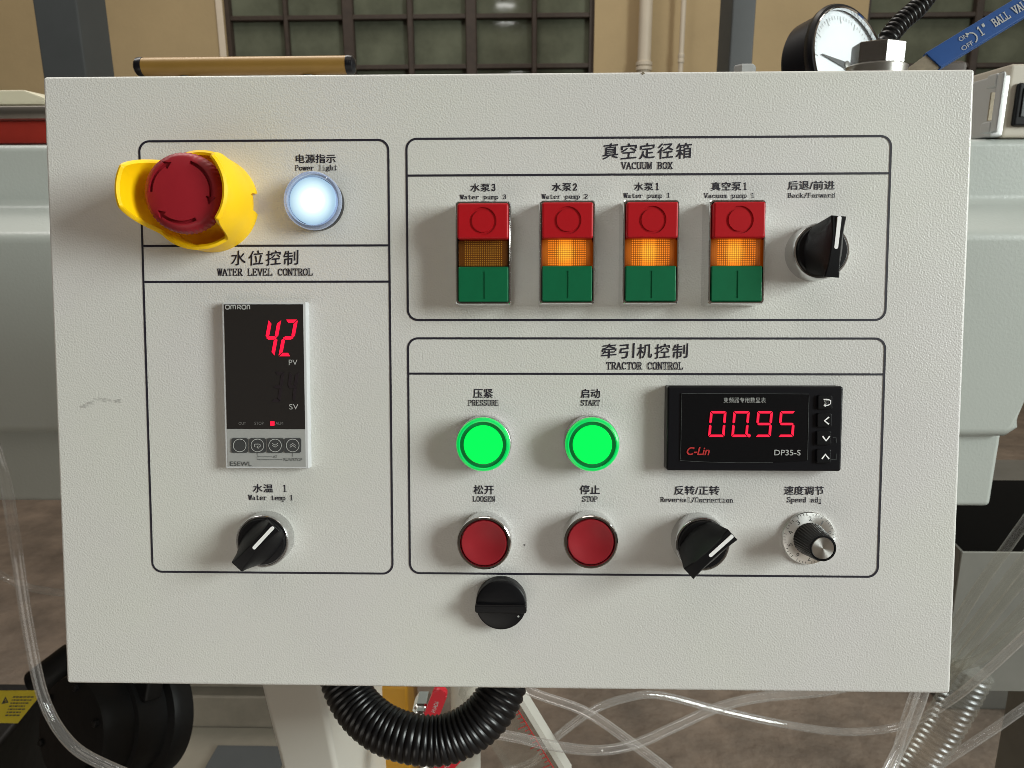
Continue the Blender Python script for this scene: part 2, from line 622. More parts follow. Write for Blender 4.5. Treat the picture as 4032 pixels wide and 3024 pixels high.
# ------------------------------------------------------------------ lettering
def font_bm(text, offset=0.0, twice=0.0):
    cu = bpy.data.curves.new('lettering', 'FONT')
    cu.body = text
    cu.size = 1.0
    cu.offset = offset
    cu.resolution_u = 4
    ob = bpy.data.objects.new('lettering', cu)
    C.objects.link(ob)
    bpy.context.view_layer.update()
    dg = bpy.context.evaluated_depsgraph_get()
    me = bpy.data.meshes.new_from_object(ob.evaluated_get(dg))
    bm = bmesh.new()
    bm.from_mesh(me)
    if twice:
        base = bm.copy()
        for k, (dx, dy) in enumerate(((1, 0), (.5, .5), (.5, -.5))):
            bm2 = base.copy()
            for v in bm2.verts:
                v.co += Vector((dx * twice, dy * twice * .8, 0.0015 * (k + 1)))
            tmp = bpy.data.meshes.new('t')
            bm2.to_mesh(tmp)
            bm.from_mesh(tmp)
            bm2.free()
            bpy.data.meshes.remove(tmp)
        base.free()
    bpy.data.objects.remove(ob)
    bpy.data.curves.remove(cu)
    bpy.data.meshes.remove(me)
    return bm


def fit_to(bm, x0, y0, x1, y1, z):
    xs = [v.co.x for v in bm.verts]
    ys = [v.co.y for v in bm.verts]
    ax, bx, ay, by = min(xs), max(xs), min(ys), max(ys)
    for v in bm.verts:
        v.co = Vector((x0 + (v.co.x - ax) / (bx - ax) * (x1 - x0), y0 + (v.co.y - ay) / (by - ay) * (y1 - y0), z + v.co.z * 0.01))


# narrow Song-style serif letters, drawn with a broad pen (thick uprights, thin level strokes)
def _arc(cx, cy, rx, ry, a0, a1, n=10):
    return [(cx + rx * math.cos(R(a0 + (a1 - a0) * k / n)), cy + ry * math.sin(R(a0 + (a1 - a0) * k / n))) for k in range(n + 1)]


def _s(x, y, w=0.13):
    return [(x - w, y), (x + w, y)]


X = 0.64
GL = {
    'A': [[(.1, 0), (.48, 1)], [(.48, 1), (.88, 0)], [(.25, .36), (.7, .36)], _s(.12, 0), _s(.86, 0)],
    'B': [[(.22, 0), (.22, 1)], [(.1, 0), (.5, 0)], [(.1, 1), (.5, 1)], [(.22, .53), (.5, .53)], _arc(.48, .765, .28, .235, -90, 90), _arc(.48, .265, .36, .265, -90, 90)],
    'C': [_arc(.52, .5, .38, .5, 48, 312), [(.84, .72), (.84, .95)]],
    'E': [[(.22, 0), (.22, 1)], [(.1, 1), (.82, 1)], [(.1, 0), (.86, 0)], [(.22, .52), (.6, .52)], [(.8, 1), (.82, .8)], [(.86, 0), (.86, .2)], [(.6, .42), (.6, .62)]],
    'F': [[(.22, 0), (.22, 1)], [(.1, 1), (.84, 1)], [(.22, .52), (.62, .52)], [(.84, 1), (.84, .8)], [(.62, .42), (.62, .62)], _s(.24, 0, .16)],
    'L': [[(.25, 0), (.25, 1)], _s(.25, 1, .15), [(.1, 0), (.86, 0)], [(.86, 0), (.86, .24)]],
    'M': [[(.16, 0), (.16, 1)], [(.16, 1), (.5, .1)], [(.5, .1), (.84, 1)], [(.84, 1), (.84, 0)], _s(.16, 0, .1), _s(.84, 0, .1), _s(.1, 1, .08), _s(.9, 1, .08)],
    'N': [[(.17, 0), (.17, 1)], [(.17, 1), (.83, 0)], [(.83, 0), (.83, 1)], _s(.17, 0, .12), _s(.1, 1, .1), _s(.83, 1, .12)],
    'O': [_arc(.5, .5, .38, .5, 0, 360, 20)],
    'P': [[(.22, 0), (.22, 1)], [(.1, 1), (.5, 1)], [(.22, .45), (.5, .45)], _arc(.5, .725, .35, .275, -90, 90), _s(.24, 0, .15)],
    'R': [[(.22, 0), (.22, 1)], [(.1, 1), (.5, 1)], [(.22, .5), (.5, .5)], _arc(.5, .75, .31, .25, -90, 90), [(.5, .5), (.84, 0)], _s(.24, 0, .14), _s(.88, 0, .1)],
    'S': [_arc(.5, .75, .31, .25, 20, 260), _arc(.48, .25, .35, .26, 80, -160), [(.8, .78), (.8, 1)], [(.14, 0), (.14, .24)]],
    'T': [[(.5, 0), (.5, 1)], [(.12, 1), (.88, 1)], _s(.5, 0, .16), [(.12, 1), (.12, .78)], [(.88, 1), (.88, .78)]],
    'U': [[(.2, 1), (.2, .3)], _arc(.5, .3, .3, .3, 180, 360), [(.8, .3), (.8, 1)], _s(.2, 1), _s(.8, 1)],
    'V': [[(.12, 1), (.5, 0)], [(.5, 0), (.88, 1)], _s(.14, 1), _s(.86, 1)],
    'W': [[(.08, 1), (.3, 0)], [(.3, 0), (.5, .9)], [(.5, .9), (.7, 0)], [(.7, 0), (.92, 1)], _s(.1, 1, .1), _s(.9, 1, .1), _s(.5, 1, .08)],
    'X': [[(.14, 1), (.86, 0)], [(.86, 1), (.14, 0)], _s(.16, 0), _s(.84, 0), _s(.16, 1), _s(.84, 1)],
    'a': [_arc(.42, .46, .26, .18, 150, 0), [(.68, .46), (.68, .08)], [(.68, .06), (.84, .02)], _arc(.44, .19, .26, .17, 60, 300), [(.62, .32), (.5, .36)]],
    'c': [_arc(.52, X / 2, .33, X / 2, 45, 315), [(.78, X - .2), (.78, X - .08)]],
    'd': [_arc(.46, X / 2, .3, X / 2, 30, 330), [(.74, 0), (.74, 1)], _s(.68, 1, .1), _s(.8, 0, .1)],
    'e': [_arc(.5, X / 2, .34, X / 2, 0, 315), [(.18, X / 2), (.84, X / 2)]],
    'g': [_arc(.46, .44, .24, .19, 0, 360, 14), _arc(.48, -.06, .32, .15, 0, 360, 14), [(.62, .58), (.86, .62)], [(.3, .27), (.26, .14), (.4, .09)]],
    'h': [[(.22, 0), (.22, 1)], _s(.16, 1, .1), _arc(.48, X - .27, .25, .27, 160, 0), [(.73, .37), (.73, 0)], _s(.22, 0), _s(.75, 0)],
    'i': [[(.52, 0), (.52, X)], _s(.4, X, .12), _s(.52, 0, .2), [(.5, .9), (.54, .9)]],
    'j': [[(.6, X), (.6, -.1)], _arc(.42, -.1, .18, .17, 0, -170), _s(.48, X, .12), [(.58, .9), (.62, .9)]],
    'k': [[(.22, 0), (.22, 1)], _s(.16, 1, .1), [(.24, .28), (.72, X)], [(.42, .42), (.78, 0)], _s(.22, 0), _s(.78, 0), _s(.74, X, .1)],
    'l': [[(.5, 0), (.5, 1)], _s(.4, 1, .1), _s(.5, 0, .22)],
    'm': [[(.14, 0), (.14, X)], _arc(.32, X - .16, .17, .16, 170, 0), [(.49, X - .16), (.49, 0)], _arc(.67, X - .16, .17, .16, 170, 0), [(.84, X - .16), (.84, 0)], _s(.14, 0, .08), _s(.49, 0, .08), _s(.86, 0, .08)],
    'n': [[(.22, 0), (.22, X)], _s(.16, X, .1), _arc(.48, X - .27, .25, .27, 160, 0), [(.73, .37), (.73, 0)], _s(.22, 0), _s(.75, 0)],
    'o': [_arc(.5, X / 2, .34, X / 2, 0, 360, 18)],
    'p': [[(.22, -.28), (.22, X)], _s(.14, X, .1), _arc(.5, X / 2, .32, X / 2, 150, -150), _s(.22, -.28)],
    'r': [[(.3, 0), (.3, X)], _s(.2, X, .1), _arc(.58, X - .24, .27, .24, 170, 50), _s(.32, 0, .2), [(.76, X - .12), (.78, X - .05)]],
    's': [_arc(.5, X * .75, .27, X * .25, 20, 260), _arc(.48, X * .25, .3, X * .26, 80, -160)],
    't': [[(.44, .9), (.44, .16)], _arc(.62, .17, .18, .17, 180, 320), [(.2, X), (.76, X)]],
    'u': [[(.22, X), (.22, .24)], _arc(.47, .25, .25, .25, 180, 350), [(.73, X), (.73, 0)], _s(.16, X, .1), _s(.66, X, .1), _s(.8, 0, .08)],
    'v': [[(.14, X), (.5, 0)], [(.5, 0), (.86, X)], _s(.16, X), _s(.84, X)],
    'w': [[(.08, X), (.3, 0)], [(.3, 0), (.5, X)], [(.5, X), (.7, 0)], [(.7, 0), (.92, X)], _s(.1, X, .1), _s(.9, X, .1)],
    '/': [[(.2, -.12), (.82, 1.06)]],
    '1': [[(.5, 0), (.5, 1)], [(.5, 1), (.3, .86)], _s(.5, 0, .22)],
    '2': [_arc(.5, .72, .32, .28, 170, -40), [(.75, .54), (.16, 0)], [(.16, 0), (.84, 0)], [(.84, 0), (.84, .14)]],
    '3': [_arc(.48, .76, .29, .24, 160, -80), _arc(.46, .27, .36, .28, 85, -165), [(.4, .53), (.55, .53)]],
    '"': [[(.35, .75), (.38, 1)], [(.6, .75), (.63, 1)]],
    ' ': [],
}


def hull(pts):
    pts = sorted(set((round(x, 6), round(y, 6)) for x, y in pts))
    def half(ps):
        h = []
        for p in ps:
            while len(h) >= 2 and (h[-1][0] - h[-2][0]) * (p[1] - h[-2][1]) - (h[-1][1] - h[-2][1]) * (p[0] - h[-2][0]) <= 0:
                h.pop()
            h.append(p)
        return h[:-1]
    return half(pts) + half(pts[::-1])


def serif_bm(text, wx=0.20, wy=0.115):
    bm = nb()
    z = 0.0
    for i, ch in enumerate(text):
        for st in GL[ch]:
            for a, b in zip(st, st[1:]):
                pts = []
                for p in (a, b):
                    for sx in (-1, 1):
                        for sy in (-1, 1):
                            pts.append((i + p[0] + sx * wx / 2, p[1] * 1.25 + sy * wy / 2))
                hp = hull(pts)
                z += 0.00015
                if len(hp) >= 3:
                    bm.faces.new([bm.verts.new((x, y, z)) for x, y in hp])
    return bm


# ------------------------------------------------------------------ the hall: floor, wall, windows, columns, pipes
WALL_Y = 5.0
bm = nb()
box(bm, (-14, -9, -0.2), (14, WALL_Y + 1.5, 0))
tag(link('floor', bm, M['floor'], smooth=False), None, None, None, 'structure')

zt = 4.6
wl = at(885, 150, WALL_Y).x
wr = at(2340, 150, WALL_Y).x
w2 = at(3418, 60, WALL_Y).x
w2r = w2 + 2.4
sill = 1.55
for nm, x0, x1, z0, z1 in (('wall', -9, wl, 0, zt), ('wall', wl, wr, 0, sill), ('wall', wr, w2, 0, zt), ('wall', w2, w2r, 0, sill), ('wall', w2r, 9, 0, zt),
                           ('wall', wl, wr, 4.2, zt), ('wall', w2, w2r, 4.2, zt)):
    bm = nb()
    box(bm, (x0, WALL_Y, z0), (x1, WALL_Y + 0.3, z1))
    tag(link(nm, bm, M['wall'], smooth=False), None, None, None, 'structure')
bm = nb()
box(bm, (at(862, 150, WALL_Y).x, WALL_Y - 0.012, 1.2), (wl + 0.005, WALL_Y - 0.002, 4.3), 0.004)
tag(link('window_reveal', bm, M['reveal']), None, None, None, 'structure')


def window(x0, x1, vbars, hz, label):
    t = thing('steel_window', label, 'window', ((x0 + x1) / 2, WALL_Y + 0.05, sill))
    cx = (x0 + x1) / 2
    zs = [sill + 0.02] + list(hz) + [4.2]
    xs = [x0 + 0.02] + [v[0] for v in vbars] + [x1 - 0.02]
    rng = random.Random(3)
    bm = nb()
    for i in range(len(xs) - 1):
        for j in range(len(zs) - 1):
            # every pane sits a little differently in its putty
            e = [rng.uniform(-.0008, .0008) for _ in range(4)]
            vs = [bm.verts.new((x - cx, 0.05 + d, z - sill)) for (x, z), d in zip(((xs[i], zs[j]), (xs[i + 1], zs[j]), (xs[i + 1], zs[j + 1]), (xs[i], zs[j + 1])), e)]
            bm.faces.new(vs)
    link('glass', bm, M['pane'], t, smooth=False)
    for xb, wd in vbars:
        b = nb()
        box(b, (xb - wd / 2 - cx, -0.01, 0), (xb + wd / 2 - cx, 0.048, 4.2 - sill), 0.006, 1)
        link('upright_bar', b, M['sash'], t)
    for zb in hz:
        b = nb()
        box(b, (x0 - cx, 0.0, zb - 0.016 - sill), (x1 - cx, 0.042, zb + 0.016 - sill), 0.005, 1)
        link('cross_bar', b, M['sash'], t)
    b = nb()
    for a in ((x0 - cx, -.012, 0, x0 - cx + .03, .06, 4.2 - sill), (x1 - cx - .03, -.012, 0, x1 - cx, .06, 4.2 - sill), (x0 - cx + .03, -.012, 0, x1 - cx - .03, .06, .035)):
        box(b, a[:3], a[3:])
    link('window_frame', b, M['sash'], t)
    return t


hz = [at(1600, 258, WALL_Y).z, at(1600, 58, WALL_Y).z]
hz.append(hz[1] + (hz[1] - hz[0]))
hz.append(hz[2] + (hz[1] - hz[0]))
hz = [z for z in hz if z < 4.1]
vb = [(at(px, 150, WALL_Y).x, wd) for px, wd in ((1120, 0.028), (1366, 0.075), (1612, 0.04), (1853, 0.075), (2104, 0.036))]
window(wl, wr, vb, hz, 'wide steel window of dusty green panes behind the brown tube')
pw = vb[1][0] - vb[0][0]
window(w2, w2r, [(at(3872, 60, WALL_Y).x, 0.05), (at(3872, 60, WALL_Y).x + pw, 0.04), (at(3872, 60, WALL_Y).x + 2 * pw, 0.06)], [z - 0.02 for z in hz],
       'steel window of grey panes behind the blue valve handle')


def column(px0, px1, Y, depth, label):
    a, b = at(px0, 100, Y), at(px1, 100, Y)
    bm = nb()
    box(bm, (a.x, Y, 0), (b.x, Y + depth, 4.4), 0.008, 2)
    o = link('steel_column', bm, M['column'])
    tag(o, label, 'column', 'dark steel columns in front of the wall')


column(139, 314, 2.0, 0.17, 'dark grey steel column behind the upper left corner of the control box')
column(2880, 2973, 3.2, 0.24, 'dark grey steel column between the thin wall pipe and the gauge')


def wall_pipe(px0, px1, pcol, label):
    a, b = at(px0, 100, WALL_Y - .12), at(px1, 100, WALL_Y - .12)
    r = (b.x - a.x) / 2
    t = thing('wall_pipe', label, 'pipe', ((a.x + b.x) / 2, WALL_Y - .12, 0), 'pale pipes running up the tan wall')
    bm = nb()
    lathe(bm, [(r, 0), (r, 4.4)], 24)
    link('tube', bm, M['pipe'], t)
    zc = at(px0, pcol, WALL_Y - .12).z
    bm = nb()
    lathe(bm, [(r, zc - .03), (r * 1.25, zc - .025), (r * 1.25, zc - .005), (r * 1.05, zc), (r * 1.25, zc + .005), (r * 1.25, zc + .025), (r, zc + .03)], 24, cap0=False, cap1=False)
    link('collar', bm, M['pipe'], t)


wall_pipe(2515, 2567, 262, 'thick pale drain pipe with a collar on the tan wall')
wall_pipe(2678, 2698, 230, 'thin pale pipe beside the thick drain pipe on the wall')

# ------------------------------------------------------------------ vacuum tank behind the box
tk = thing('vacuum_tank', 'long pale grey enamelled machine tank behind the control box', 'machine tank', (0, 0.6, 0.75))


def tz(px, py, Y):
    return at(px, py, Y).z


x_l, x_r = -1.6, at(4085, 1000, 0.43).x
prof = [(0.95, tz(90, 568, .50)), (.50, tz(90, 568, .50)), (.50, tz(90, 812, .50)), (.43, tz(90, 922, .43)), (.43, tz(90, 960, .43)), (.95, tz(90, 960, .43))]
bm = nb()
va = [bm.verts.new((x_l, y - .6, z - .75)) for y, z in prof]
vb_ = [bm.verts.new((at(4500, 1000, .43).x, y - .6, z - .75)) for y, z in prof]
n = len(prof)
bm.faces.new(va)
bm.faces.new(vb_[::-1])
es = []
for i in range(n):
    bm.faces.new((va[i], va[(i + 1) % n], vb_[(i + 1) % n], vb_[i]))
bm.edges.ensure_lookup_table()
es = [e for e in bm.edges if abs(e.verts[0].co.x - e.verts[1].co.x) > 1 and (e.verts[0].co.y < -.05) and e.verts[0].co.z > tz(90, 960, .43) - .75 + .004]
bmesh.ops.bevel(bm, geom=es, offset=0.009, segments=4, affect='EDGES', profile=0.5)
link('upper_shell', bm, M['tank'], tk)
zc = tz(90, 960, .43)
zl = tz(90, 1712, .43)
out = [(x_l, zc), (x_r, zc), (x_r, tz(4000, 1590, .43)), (at(4025, 1690, .43).x, tz(4000, 1690, .43)), (at(3965, 1750, .43).x, zl), (x_l, zl)]
bm = nb()
f = [bm.verts.new((x, .43 - .6, z - .75)) for x, z in out]
b = [bm.verts.new((x, .9 - .6, z - .75)) for x, z in out]
ff = bm.faces.new(f)
bm.faces.new(b[::-1])
for i in range(len(out)):
    bm.faces.new((f[i], b[i], b[(i + 1) % len(out)], f[(i + 1) % len(out)]))
bmesh.ops.bevel(bm, geom=[e for e in ff.edges if e.verts[0].co.z < zc - .75 - .01 or e.verts[1].co.z < zc - .75 - .01], offset=0.012, segments=5, affect='EDGES', profile=0.5)
link('lower_shell', bm, M['tank'], tk)
bm = nb()
box(bm, (x_l, .447 - .6, tz(3920, 1998, .447) - .75), (at(3918, 1900, .447).x, .9 - .6, zl - .75 + .01), .007, 4)
link('apron', bm, M['tank'], tk)


def hstrip(name, py0, py1, Y, material, depth, parent, x0=-1.6, px_end=1500, bevel=.003):
    bm = nb()
    z0, z1 = tz(90, py1, Y) - .75, tz(90, py0, Y) - .75
    box(bm, (x0, Y - .6, z0), (at(px_end, 400, Y).x, Y - .6 + depth, z1), bevel)
    return link(name, bm, material, parent)


hstrip('red_seal', 474, 566, .53, M['redstrip'], .3, tk)
hstrip('lid_rim', 414, 472, .52, M['steel'], .3, tk, bevel=.006)
bm = nb()
Yc = .60
cap = [(at(-700, 412, Yc).x, tz(90, 412, Yc)), (at(188, 412, Yc).x, tz(90, 412, Yc)), (at(178, 380, Yc).x, tz(178, 384, Yc)), (at(92, 353, Yc).x, tz(90, 353, Yc)), (at(-700, 353, Yc).x, tz(90, 353, Yc))]
prism(bm, [(x, z - .75) for x, z in cap], 0, -.12)
for v in bm.verts:
    v.co = Vector((v.co.x, -v.co.z + Yc - .6, v.co.y))
bmesh.ops.bevel(bm, geom=list(bm.edges), offset=.003, segments=2, affect='EDGES', profile=.5)
link('lid_cover', bm, M['cream'], tk)
# ------------------------------------------------------------------ touch-screen console at the right
cz0, cz1 = tz(4000, 543, .50), tz(4000, 250, .50)
t = thing('operator_console', 'beige operator console with dark touch screen and silver pull handle', 'console', (at(4000, 500, .5).x, .5, cz0))
ox = t.location.x


def cx_(px, py=400, Y=.5):
    return at(px, py, Y).x - ox


bm = nb()
box(bm, (cx_(3962), 0, 0), (cx_(4400), .12, cz1 - cz0), .004)
link('housing', bm, M['console'], t)
bm = nb()
box(bm, (cx_(3990), -.006, .012), (cx_(4330), .001, tz(4000, 328, .5) - cz0), .003)
link('screen_frame', bm, M['black'], t)
bm = nb()
box(bm, (cx_(4012), -.0075, .022), (cx_(4300), -.006, tz(4000, 350, .5) - cz0), .0005)
link('screen', bm, M['column'], t)
bm = nb()
box(bm, (cx_(3908), -.004, 0.001), (cx_(3960), .1, tz(4000, 295, .5) - cz0), .003)
link('end_plate', bm, M['silver'], t)
bm = nb()
box(bm, (cx_(3886), -.0065, .018), (cx_(3922), -.0042, tz(4000, 298, .5) - cz0 - .018), .0005)
link('dark_slot_box', bm, M['handle_steel'], t)  # brown box whose colour stands in for the dark slot beside the handle
bm = nb()
hz0, hz1 = .004, tz(4000, 298, .5) - cz0
box(bm, (cx_(3868), -.032, hz0), (cx_(3884), -.020, hz1), .003)
box(bm, (cx_(3868), -.020, hz0), (cx_(3906), -.002, hz0 + .012), .002)
box(bm, (cx_(3868), -.020, hz1 - .014), (cx_(3906), -.002, hz1), .002)
link('pull_handle', bm, M['silver'], t)
bm = nb()
box(bm, (cx_(3850), .10, .0), (cx_(3990), .18, tz(3900, 235, .6) - cz0), .006)
link('rear_bracket', bm, M['sash'], t)

# ------------------------------------------------------------------ vacuum gauge, fitting, conduit, ball valve
gc = at(3328, 262, .36)
gn = Vector((0.52, -0.82, 0.24)).normalized()
t = thing('vacuum_gauge', 'round black vacuum gauge with a bright white dial above the box', 'gauge', gc)
t.rotation_euler = gn.to_track_quat('Z', 'Y').to_euler()
gr = .0555
bm = nb()
lathe(bm, [(gr * .93, -.031), (gr * .97, -.028), (gr * .97, -.004), (gr * 1.02, -.001), (gr * 1.03, .003), (gr * 1.0, .006), (gr * .955, .006), (gr * .94, .003)], 72, cap1=False)
link('case', bm, M['gloss_black'], t)
bm = nb()
lathe(bm, [(gr * .965, .0055), (gr * .95, .0072), (gr * .93, .0062), (gr * .925, .003)], 72, cap0=False, cap1=False)
link('bezel_ring', bm, M['bright'], t)
bm = nb()
lathe(bm, [(gr * .945, -.001), (gr * .945, .0005)], 64)
link('dial', bm, M['dial'], t)
# dial marks: a graduated arc, figures and a needle
bm = nb()
for k in range(51):
    a = R(225 - 270 * k / 50)
    r0 = gr * (.72 if k % 5 == 0 else .78)
    d = Vector((math.cos(a), math.sin(a)))
    q = Vector((-d.y, d.x)) * (.0006 if k % 5 == 0 else .0003)
    bm.faces.new([bm.verts.new((*(p), .0008)) for p in (d * r0 + q, d * gr * .84 + q, d * gr * .84 - q, d * r0 - q)])
link('scale_marks', bm, M['ink_light'], t, smooth=False)
bm = nb()
d = Vector((math.cos(R(168)), math.sin(R(168))))
q = Vector((-d.y, d.x))
prism(bm, [(p.x, p.y) for p in (d * -.014 + q * .0022, d * .002 + q * .0030, d * .036 + q * .0004, d * .036 - q * .0004, d * .002 - q * .0030, d * -.014 - q * .0022)], .0014, .0022)
nd = link('needle', bm, M['ink_dark'], t)
bm = nb()
lathe(bm, [(.0042, .001), (.0042, .0030), (.0030, .0036), (0, .0036)], 24)
link('needle_hub', bm, M['dull_steel'], t)
bm = nb()
lathe(bm, [(gr * .93, .0042), (0, .0048)], 64, cap0=False)
link('cover_glass', bm, M['glass'], t)
bm = nb()
sweep(bm, [Vector((0, -gr * .9, -.018)), Vector((-.01, -gr * 1.5, -.02))], .009, 20)
link('stem', bm, M['steel'], t)

fb = at(3448, 282, .26)
t = thing('conduit_fitting', 'silver hexagonal fitting holding the black conduit above the box', 'pipe fitting', fb)
rh = .0188
bm = nb()
hh = at(3452, 172, .26).z - fb.z
pts = [(rh * 1.08 * math.cos(R(60 * k + 25)), rh * 1.08 * math.sin(R(60 * k + 25))) for k in range(6)]
prism(bm, pts, -.012, hh, .0012)
link('hex_nut', bm, M['chrome'], t)
bm = nb()
lathe(bm, [(rh * 1.25, -.03), (rh * 1.25, .0035), (rh * 1.1, .005), (rh * .9, .005)], 40)
link('flange', bm, M['steel'], t)
bm = nb()
lathe(bm, [(.009, -.12), (.009, -.029)], 24)
link('threaded_stem', bm, M['steel'], t)


def corrugated(path_pts, r, pitch, ridge=.12):
    step = pitch / 8
    path = spline(path_pts, step)
    bm = nb()
    sweep(bm, path, lambda i: r * (1 - ridge + ridge * (0.5 + 0.5 * math.cos(2 * math.pi * i / 8)) ** 0.5), 28)
    return bm


bm = corrugated([at(3478, 215, .26), at(3492, 160, .26), at(3548, 88, .265), at(3620, 22, .27), at(3700, -90, .28), at(3830, -300, .30)], .0082, .0043, .16)
o = link('corrugated_conduit', bm, M['conduit'])
tag(o, 'thin black corrugated conduit rising out of the silver fitting', 'conduit')

# ball valve lever
a, b_ = at(3560, 307, .33), at(4180, -69, .33)
ax = (b_ - a).normalized()
L = (b_ - a).length
t = thing('ball_valve', 'blue lever of a ball valve slanting up behind the box corner', 'valve', a)
rot = Matrix((ax, Vector((0, 1, 0)).cross(ax) * -1, Vector((0, 0, 0))))
zx = ax
ny = Vector((0.05, -0.92, 0.38)).normalized()
ny = (ny - zx * ny.dot(zx)).normalized()
ux = ny.cross(zx).normalized()
t.matrix_world = Matrix(((zx.x, ux.x, ny.x, a.x), (zx.y, ux.y, ny.y, a.y), (zx.z, ux.z, ny.z, a.z), (0, 0, 0, 1)))
hw = .0094
bm = nb()
prism(bm, [(-.03, -hw * .55), (.0, -hw * .9), (.036, -hw * .92), (.036, hw * .92), (.0, hw * .6), (-.03, hw * .4)], -.0035, -.0005, .0008)
link('bare_lever', bm, M['handle_steel'], t)
bm = nb()
prism(bm, [(.030, -hw * 1.02), (L, -hw), (L, hw), (.026, hw * 1.02)], -.0055, .0012, .0014)
link('blue_sleeve', bm, M['blue'], t)
bm = serif_bm('1"', .22, .14)
fit_to(bm, .0715, -.0044, .0785, .0048, .0016)
link('lettering', bm, M['ink_light'], t, smooth=False)
bm = serif_bm('BALL VALVE', .2, .14)
fit_to(bm, .0845, -.0038, .0845 + .038, .0040, .0016)
link('lettering', bm, M['ink_light'], t, smooth=False)
for s, x0, y0 in (('ON', .0545, .0012), ('OFF', .052, -.0072)):
    bm = font_bm(s)
    fit_to(bm, x0, y0, x0 + (.0075 if s == 'ON' else .0105), y0 + .0042, .0016)
    link('lettering', bm, M['ink_light'], t, smooth=False)
bm = nb()
arc = [(.0625 + .0055 * math.cos(R(q)), -.0012 + .0055 * math.sin(R(q))) for q in range(-70, 71, 10)]
ring_strip(bm, arc, .0011, .0016, False)
bm.faces.new([bm.verts.new((x, y, .0016)) for x, y in ((.0618, .0058), (.0650, .0036), (.0622, .0026))])
link('turn_arrow', bm, M['ink_light'], t, smooth=False)
bm = nb()
lathe(bm, [(.02, -.06), (.02, -.008), (.012, -.006), (.012, -.0036)], 6)
link('valve_body', bm, M['steel'], t, loc=(-.018, 0, 0))

nb_ = at(2932, 284, .30)
bm = nb()
lathe(bm, [(.009, -.03), (.0095, -.008), (.0095, .004), (.0085, at(2932, 257, .30).z - nb_.z), (0, at(2932, 257, .30).z - nb_.z + .0005)], 6)
o = link('hex_bolt', bm, M['silver'], None, nb_)
tag(o, 'small shiny hexagonal bolt head left of the black gauge', 'bolt')

# bronze tube handle above the upper left of the box
a, b_ = at(562, 264, .12), at(1372, 256, .12)
r = (at(900, 226, .12) - at(900, 300, .12)).length / 2
t = thing('tube_handle', 'bronze tube handle with dark end caps above the box', 'handle', (a + b_) / 2)
bm = nb()
sweep(bm, [a - t.location, b_ - t.location], r, 40)
link('tube', bm, M['handle_brown'], t)
for p, q, s in ((a, b_, -1), (b_, a, 1)):
    d = (b_ - a).normalized()
    bm = nb()
    pl = [p - t.location + d * s * k for k in (-.001, .0005, .003, .0045, .005)]
    rr = [r * 1.04, r * 1.06, r * 1.0, r * .7, r * .1]
    sweep(bm, pl, lambda i: rr[i], 40)
    link('end_cap', bm, M['gloss_black'], t)
for f_ in (.2, .8):
    p = a.lerp(b_, f_) - t.location
    bm = nb()
    sweep(bm, [p + Vector((0, .003, -r * .5)), p + Vector((0, .012, -.10))], .005, 12)
    link('bracket', bm, M['dull_steel'], t)

# ------------------------------------------------------------------ below the box: post, frame, conduit loop, valves, hoses
pa, pb = at(985, 2690, .10), at(1235, 2690, .10)
t = thing('box_stand', 'off-white square post leaning under the control box', 'stand', ((pa.x + pb.x) / 2, .9, 0))
dn = Vector((0, 0.26, -1)).normalized()
top_c = (pa + pb) / 2 + Vector((0, .05, .06))
hwid = (pb.x - pa.x) / 2
Lp = top_c.z / -dn.z
bm = nb()
box(bm, (-hwid, -.05, -Lp), (hwid, .13, 0.0), .005, 3)
o = link('post', bm, M['post'], t)
o.matrix_parent_inverse = Matrix.Identity(4)
o.location = top_c - t.location
o.rotation_euler = (math.atan2(0.26, 1), 0, 0)
bm = nb()
bc = top_c + dn * Lp
box(bm, (-.15, -.15, 0.0), (.15, .15, .012), .002)
link('foot_plate', bm, M['post'], t, loc=(bc.x - t.location.x, bc.y - t.location.y, 0))

a, b_ = at(1437, 2900, .33), at(1612, 2900, .33)
bm = nb()
box(bm, (a.x, .33, 0), (b_.x, .40, .72), .004)
o = link('orange_post', bm, M['orange'])
tag(o, 'orange painted steel post behind the thick black conduit loop', 'post')

bm = corrugated([at(1330, 2560, .10), at(1345, 2655, .09), at(1405, 2778, .075), at(1500, 2864, .062), at(1620, 2908, .055), at(1740, 2914, .055), at(1850, 2870, .058),
                 at(1935, 2790, .064), at(1985, 2685, .075), at(2000, 2560, .09)], .0172, .0045, .075)
o = link('corrugated_conduit', bm, M['conduit'])
tag(o, 'thick black corrugated conduit looping below the box', 'conduit')


def red_valve(c, ang, sc, label, yy):
    t = thing('hose_valve', label, 'valve', c, 'small valves with red lever grips')
    t.rotation_euler = (R(90), 0, R(0))
    bm = nb()
    ca, sa = math.cos(R(ang)), math.sin(R(ang))
    pts = rrect(-.010, -.004, .052, .018, .009)
    prism(bm, [((x * ca - y * sa) * sc, (x * sa + y * ca) * sc) for x, y in pts], .0, .006, .002)
    link('lever_grip', bm, M['valve_red'], t)
    bm = font_bm('HUADA')
    fit_to(bm, .012, .004, .032, .010, .0062)
    for v in bm.verts:
        x, y = v.co.x, v.co.y
        v.co.x, v.co.y = (x * ca - y * sa) * sc, (x * sa + y * ca) * sc
    link('lettering', bm, M['ink_light'], t, smooth=False)
    bm = nb()
    lathe(bm, [(.009, -.03), (.009, -.012), (.0065, -.011), (.0065, -.004), (.004, -.003), (.004, .004)], 6)
    link('valve_body', bm, M['bright'], t, loc=(-.014 * ca * sc - .012, -.004, 0))
    return t


red_valve(at(1716, 2818, .20), 70, .62, 'small hose valve with red grip inside the black conduit loop', .2)
red_valve(at(1752, 3036, .20), 52, .66, 'small hose valve with red grip below the black conduit loop', .2)

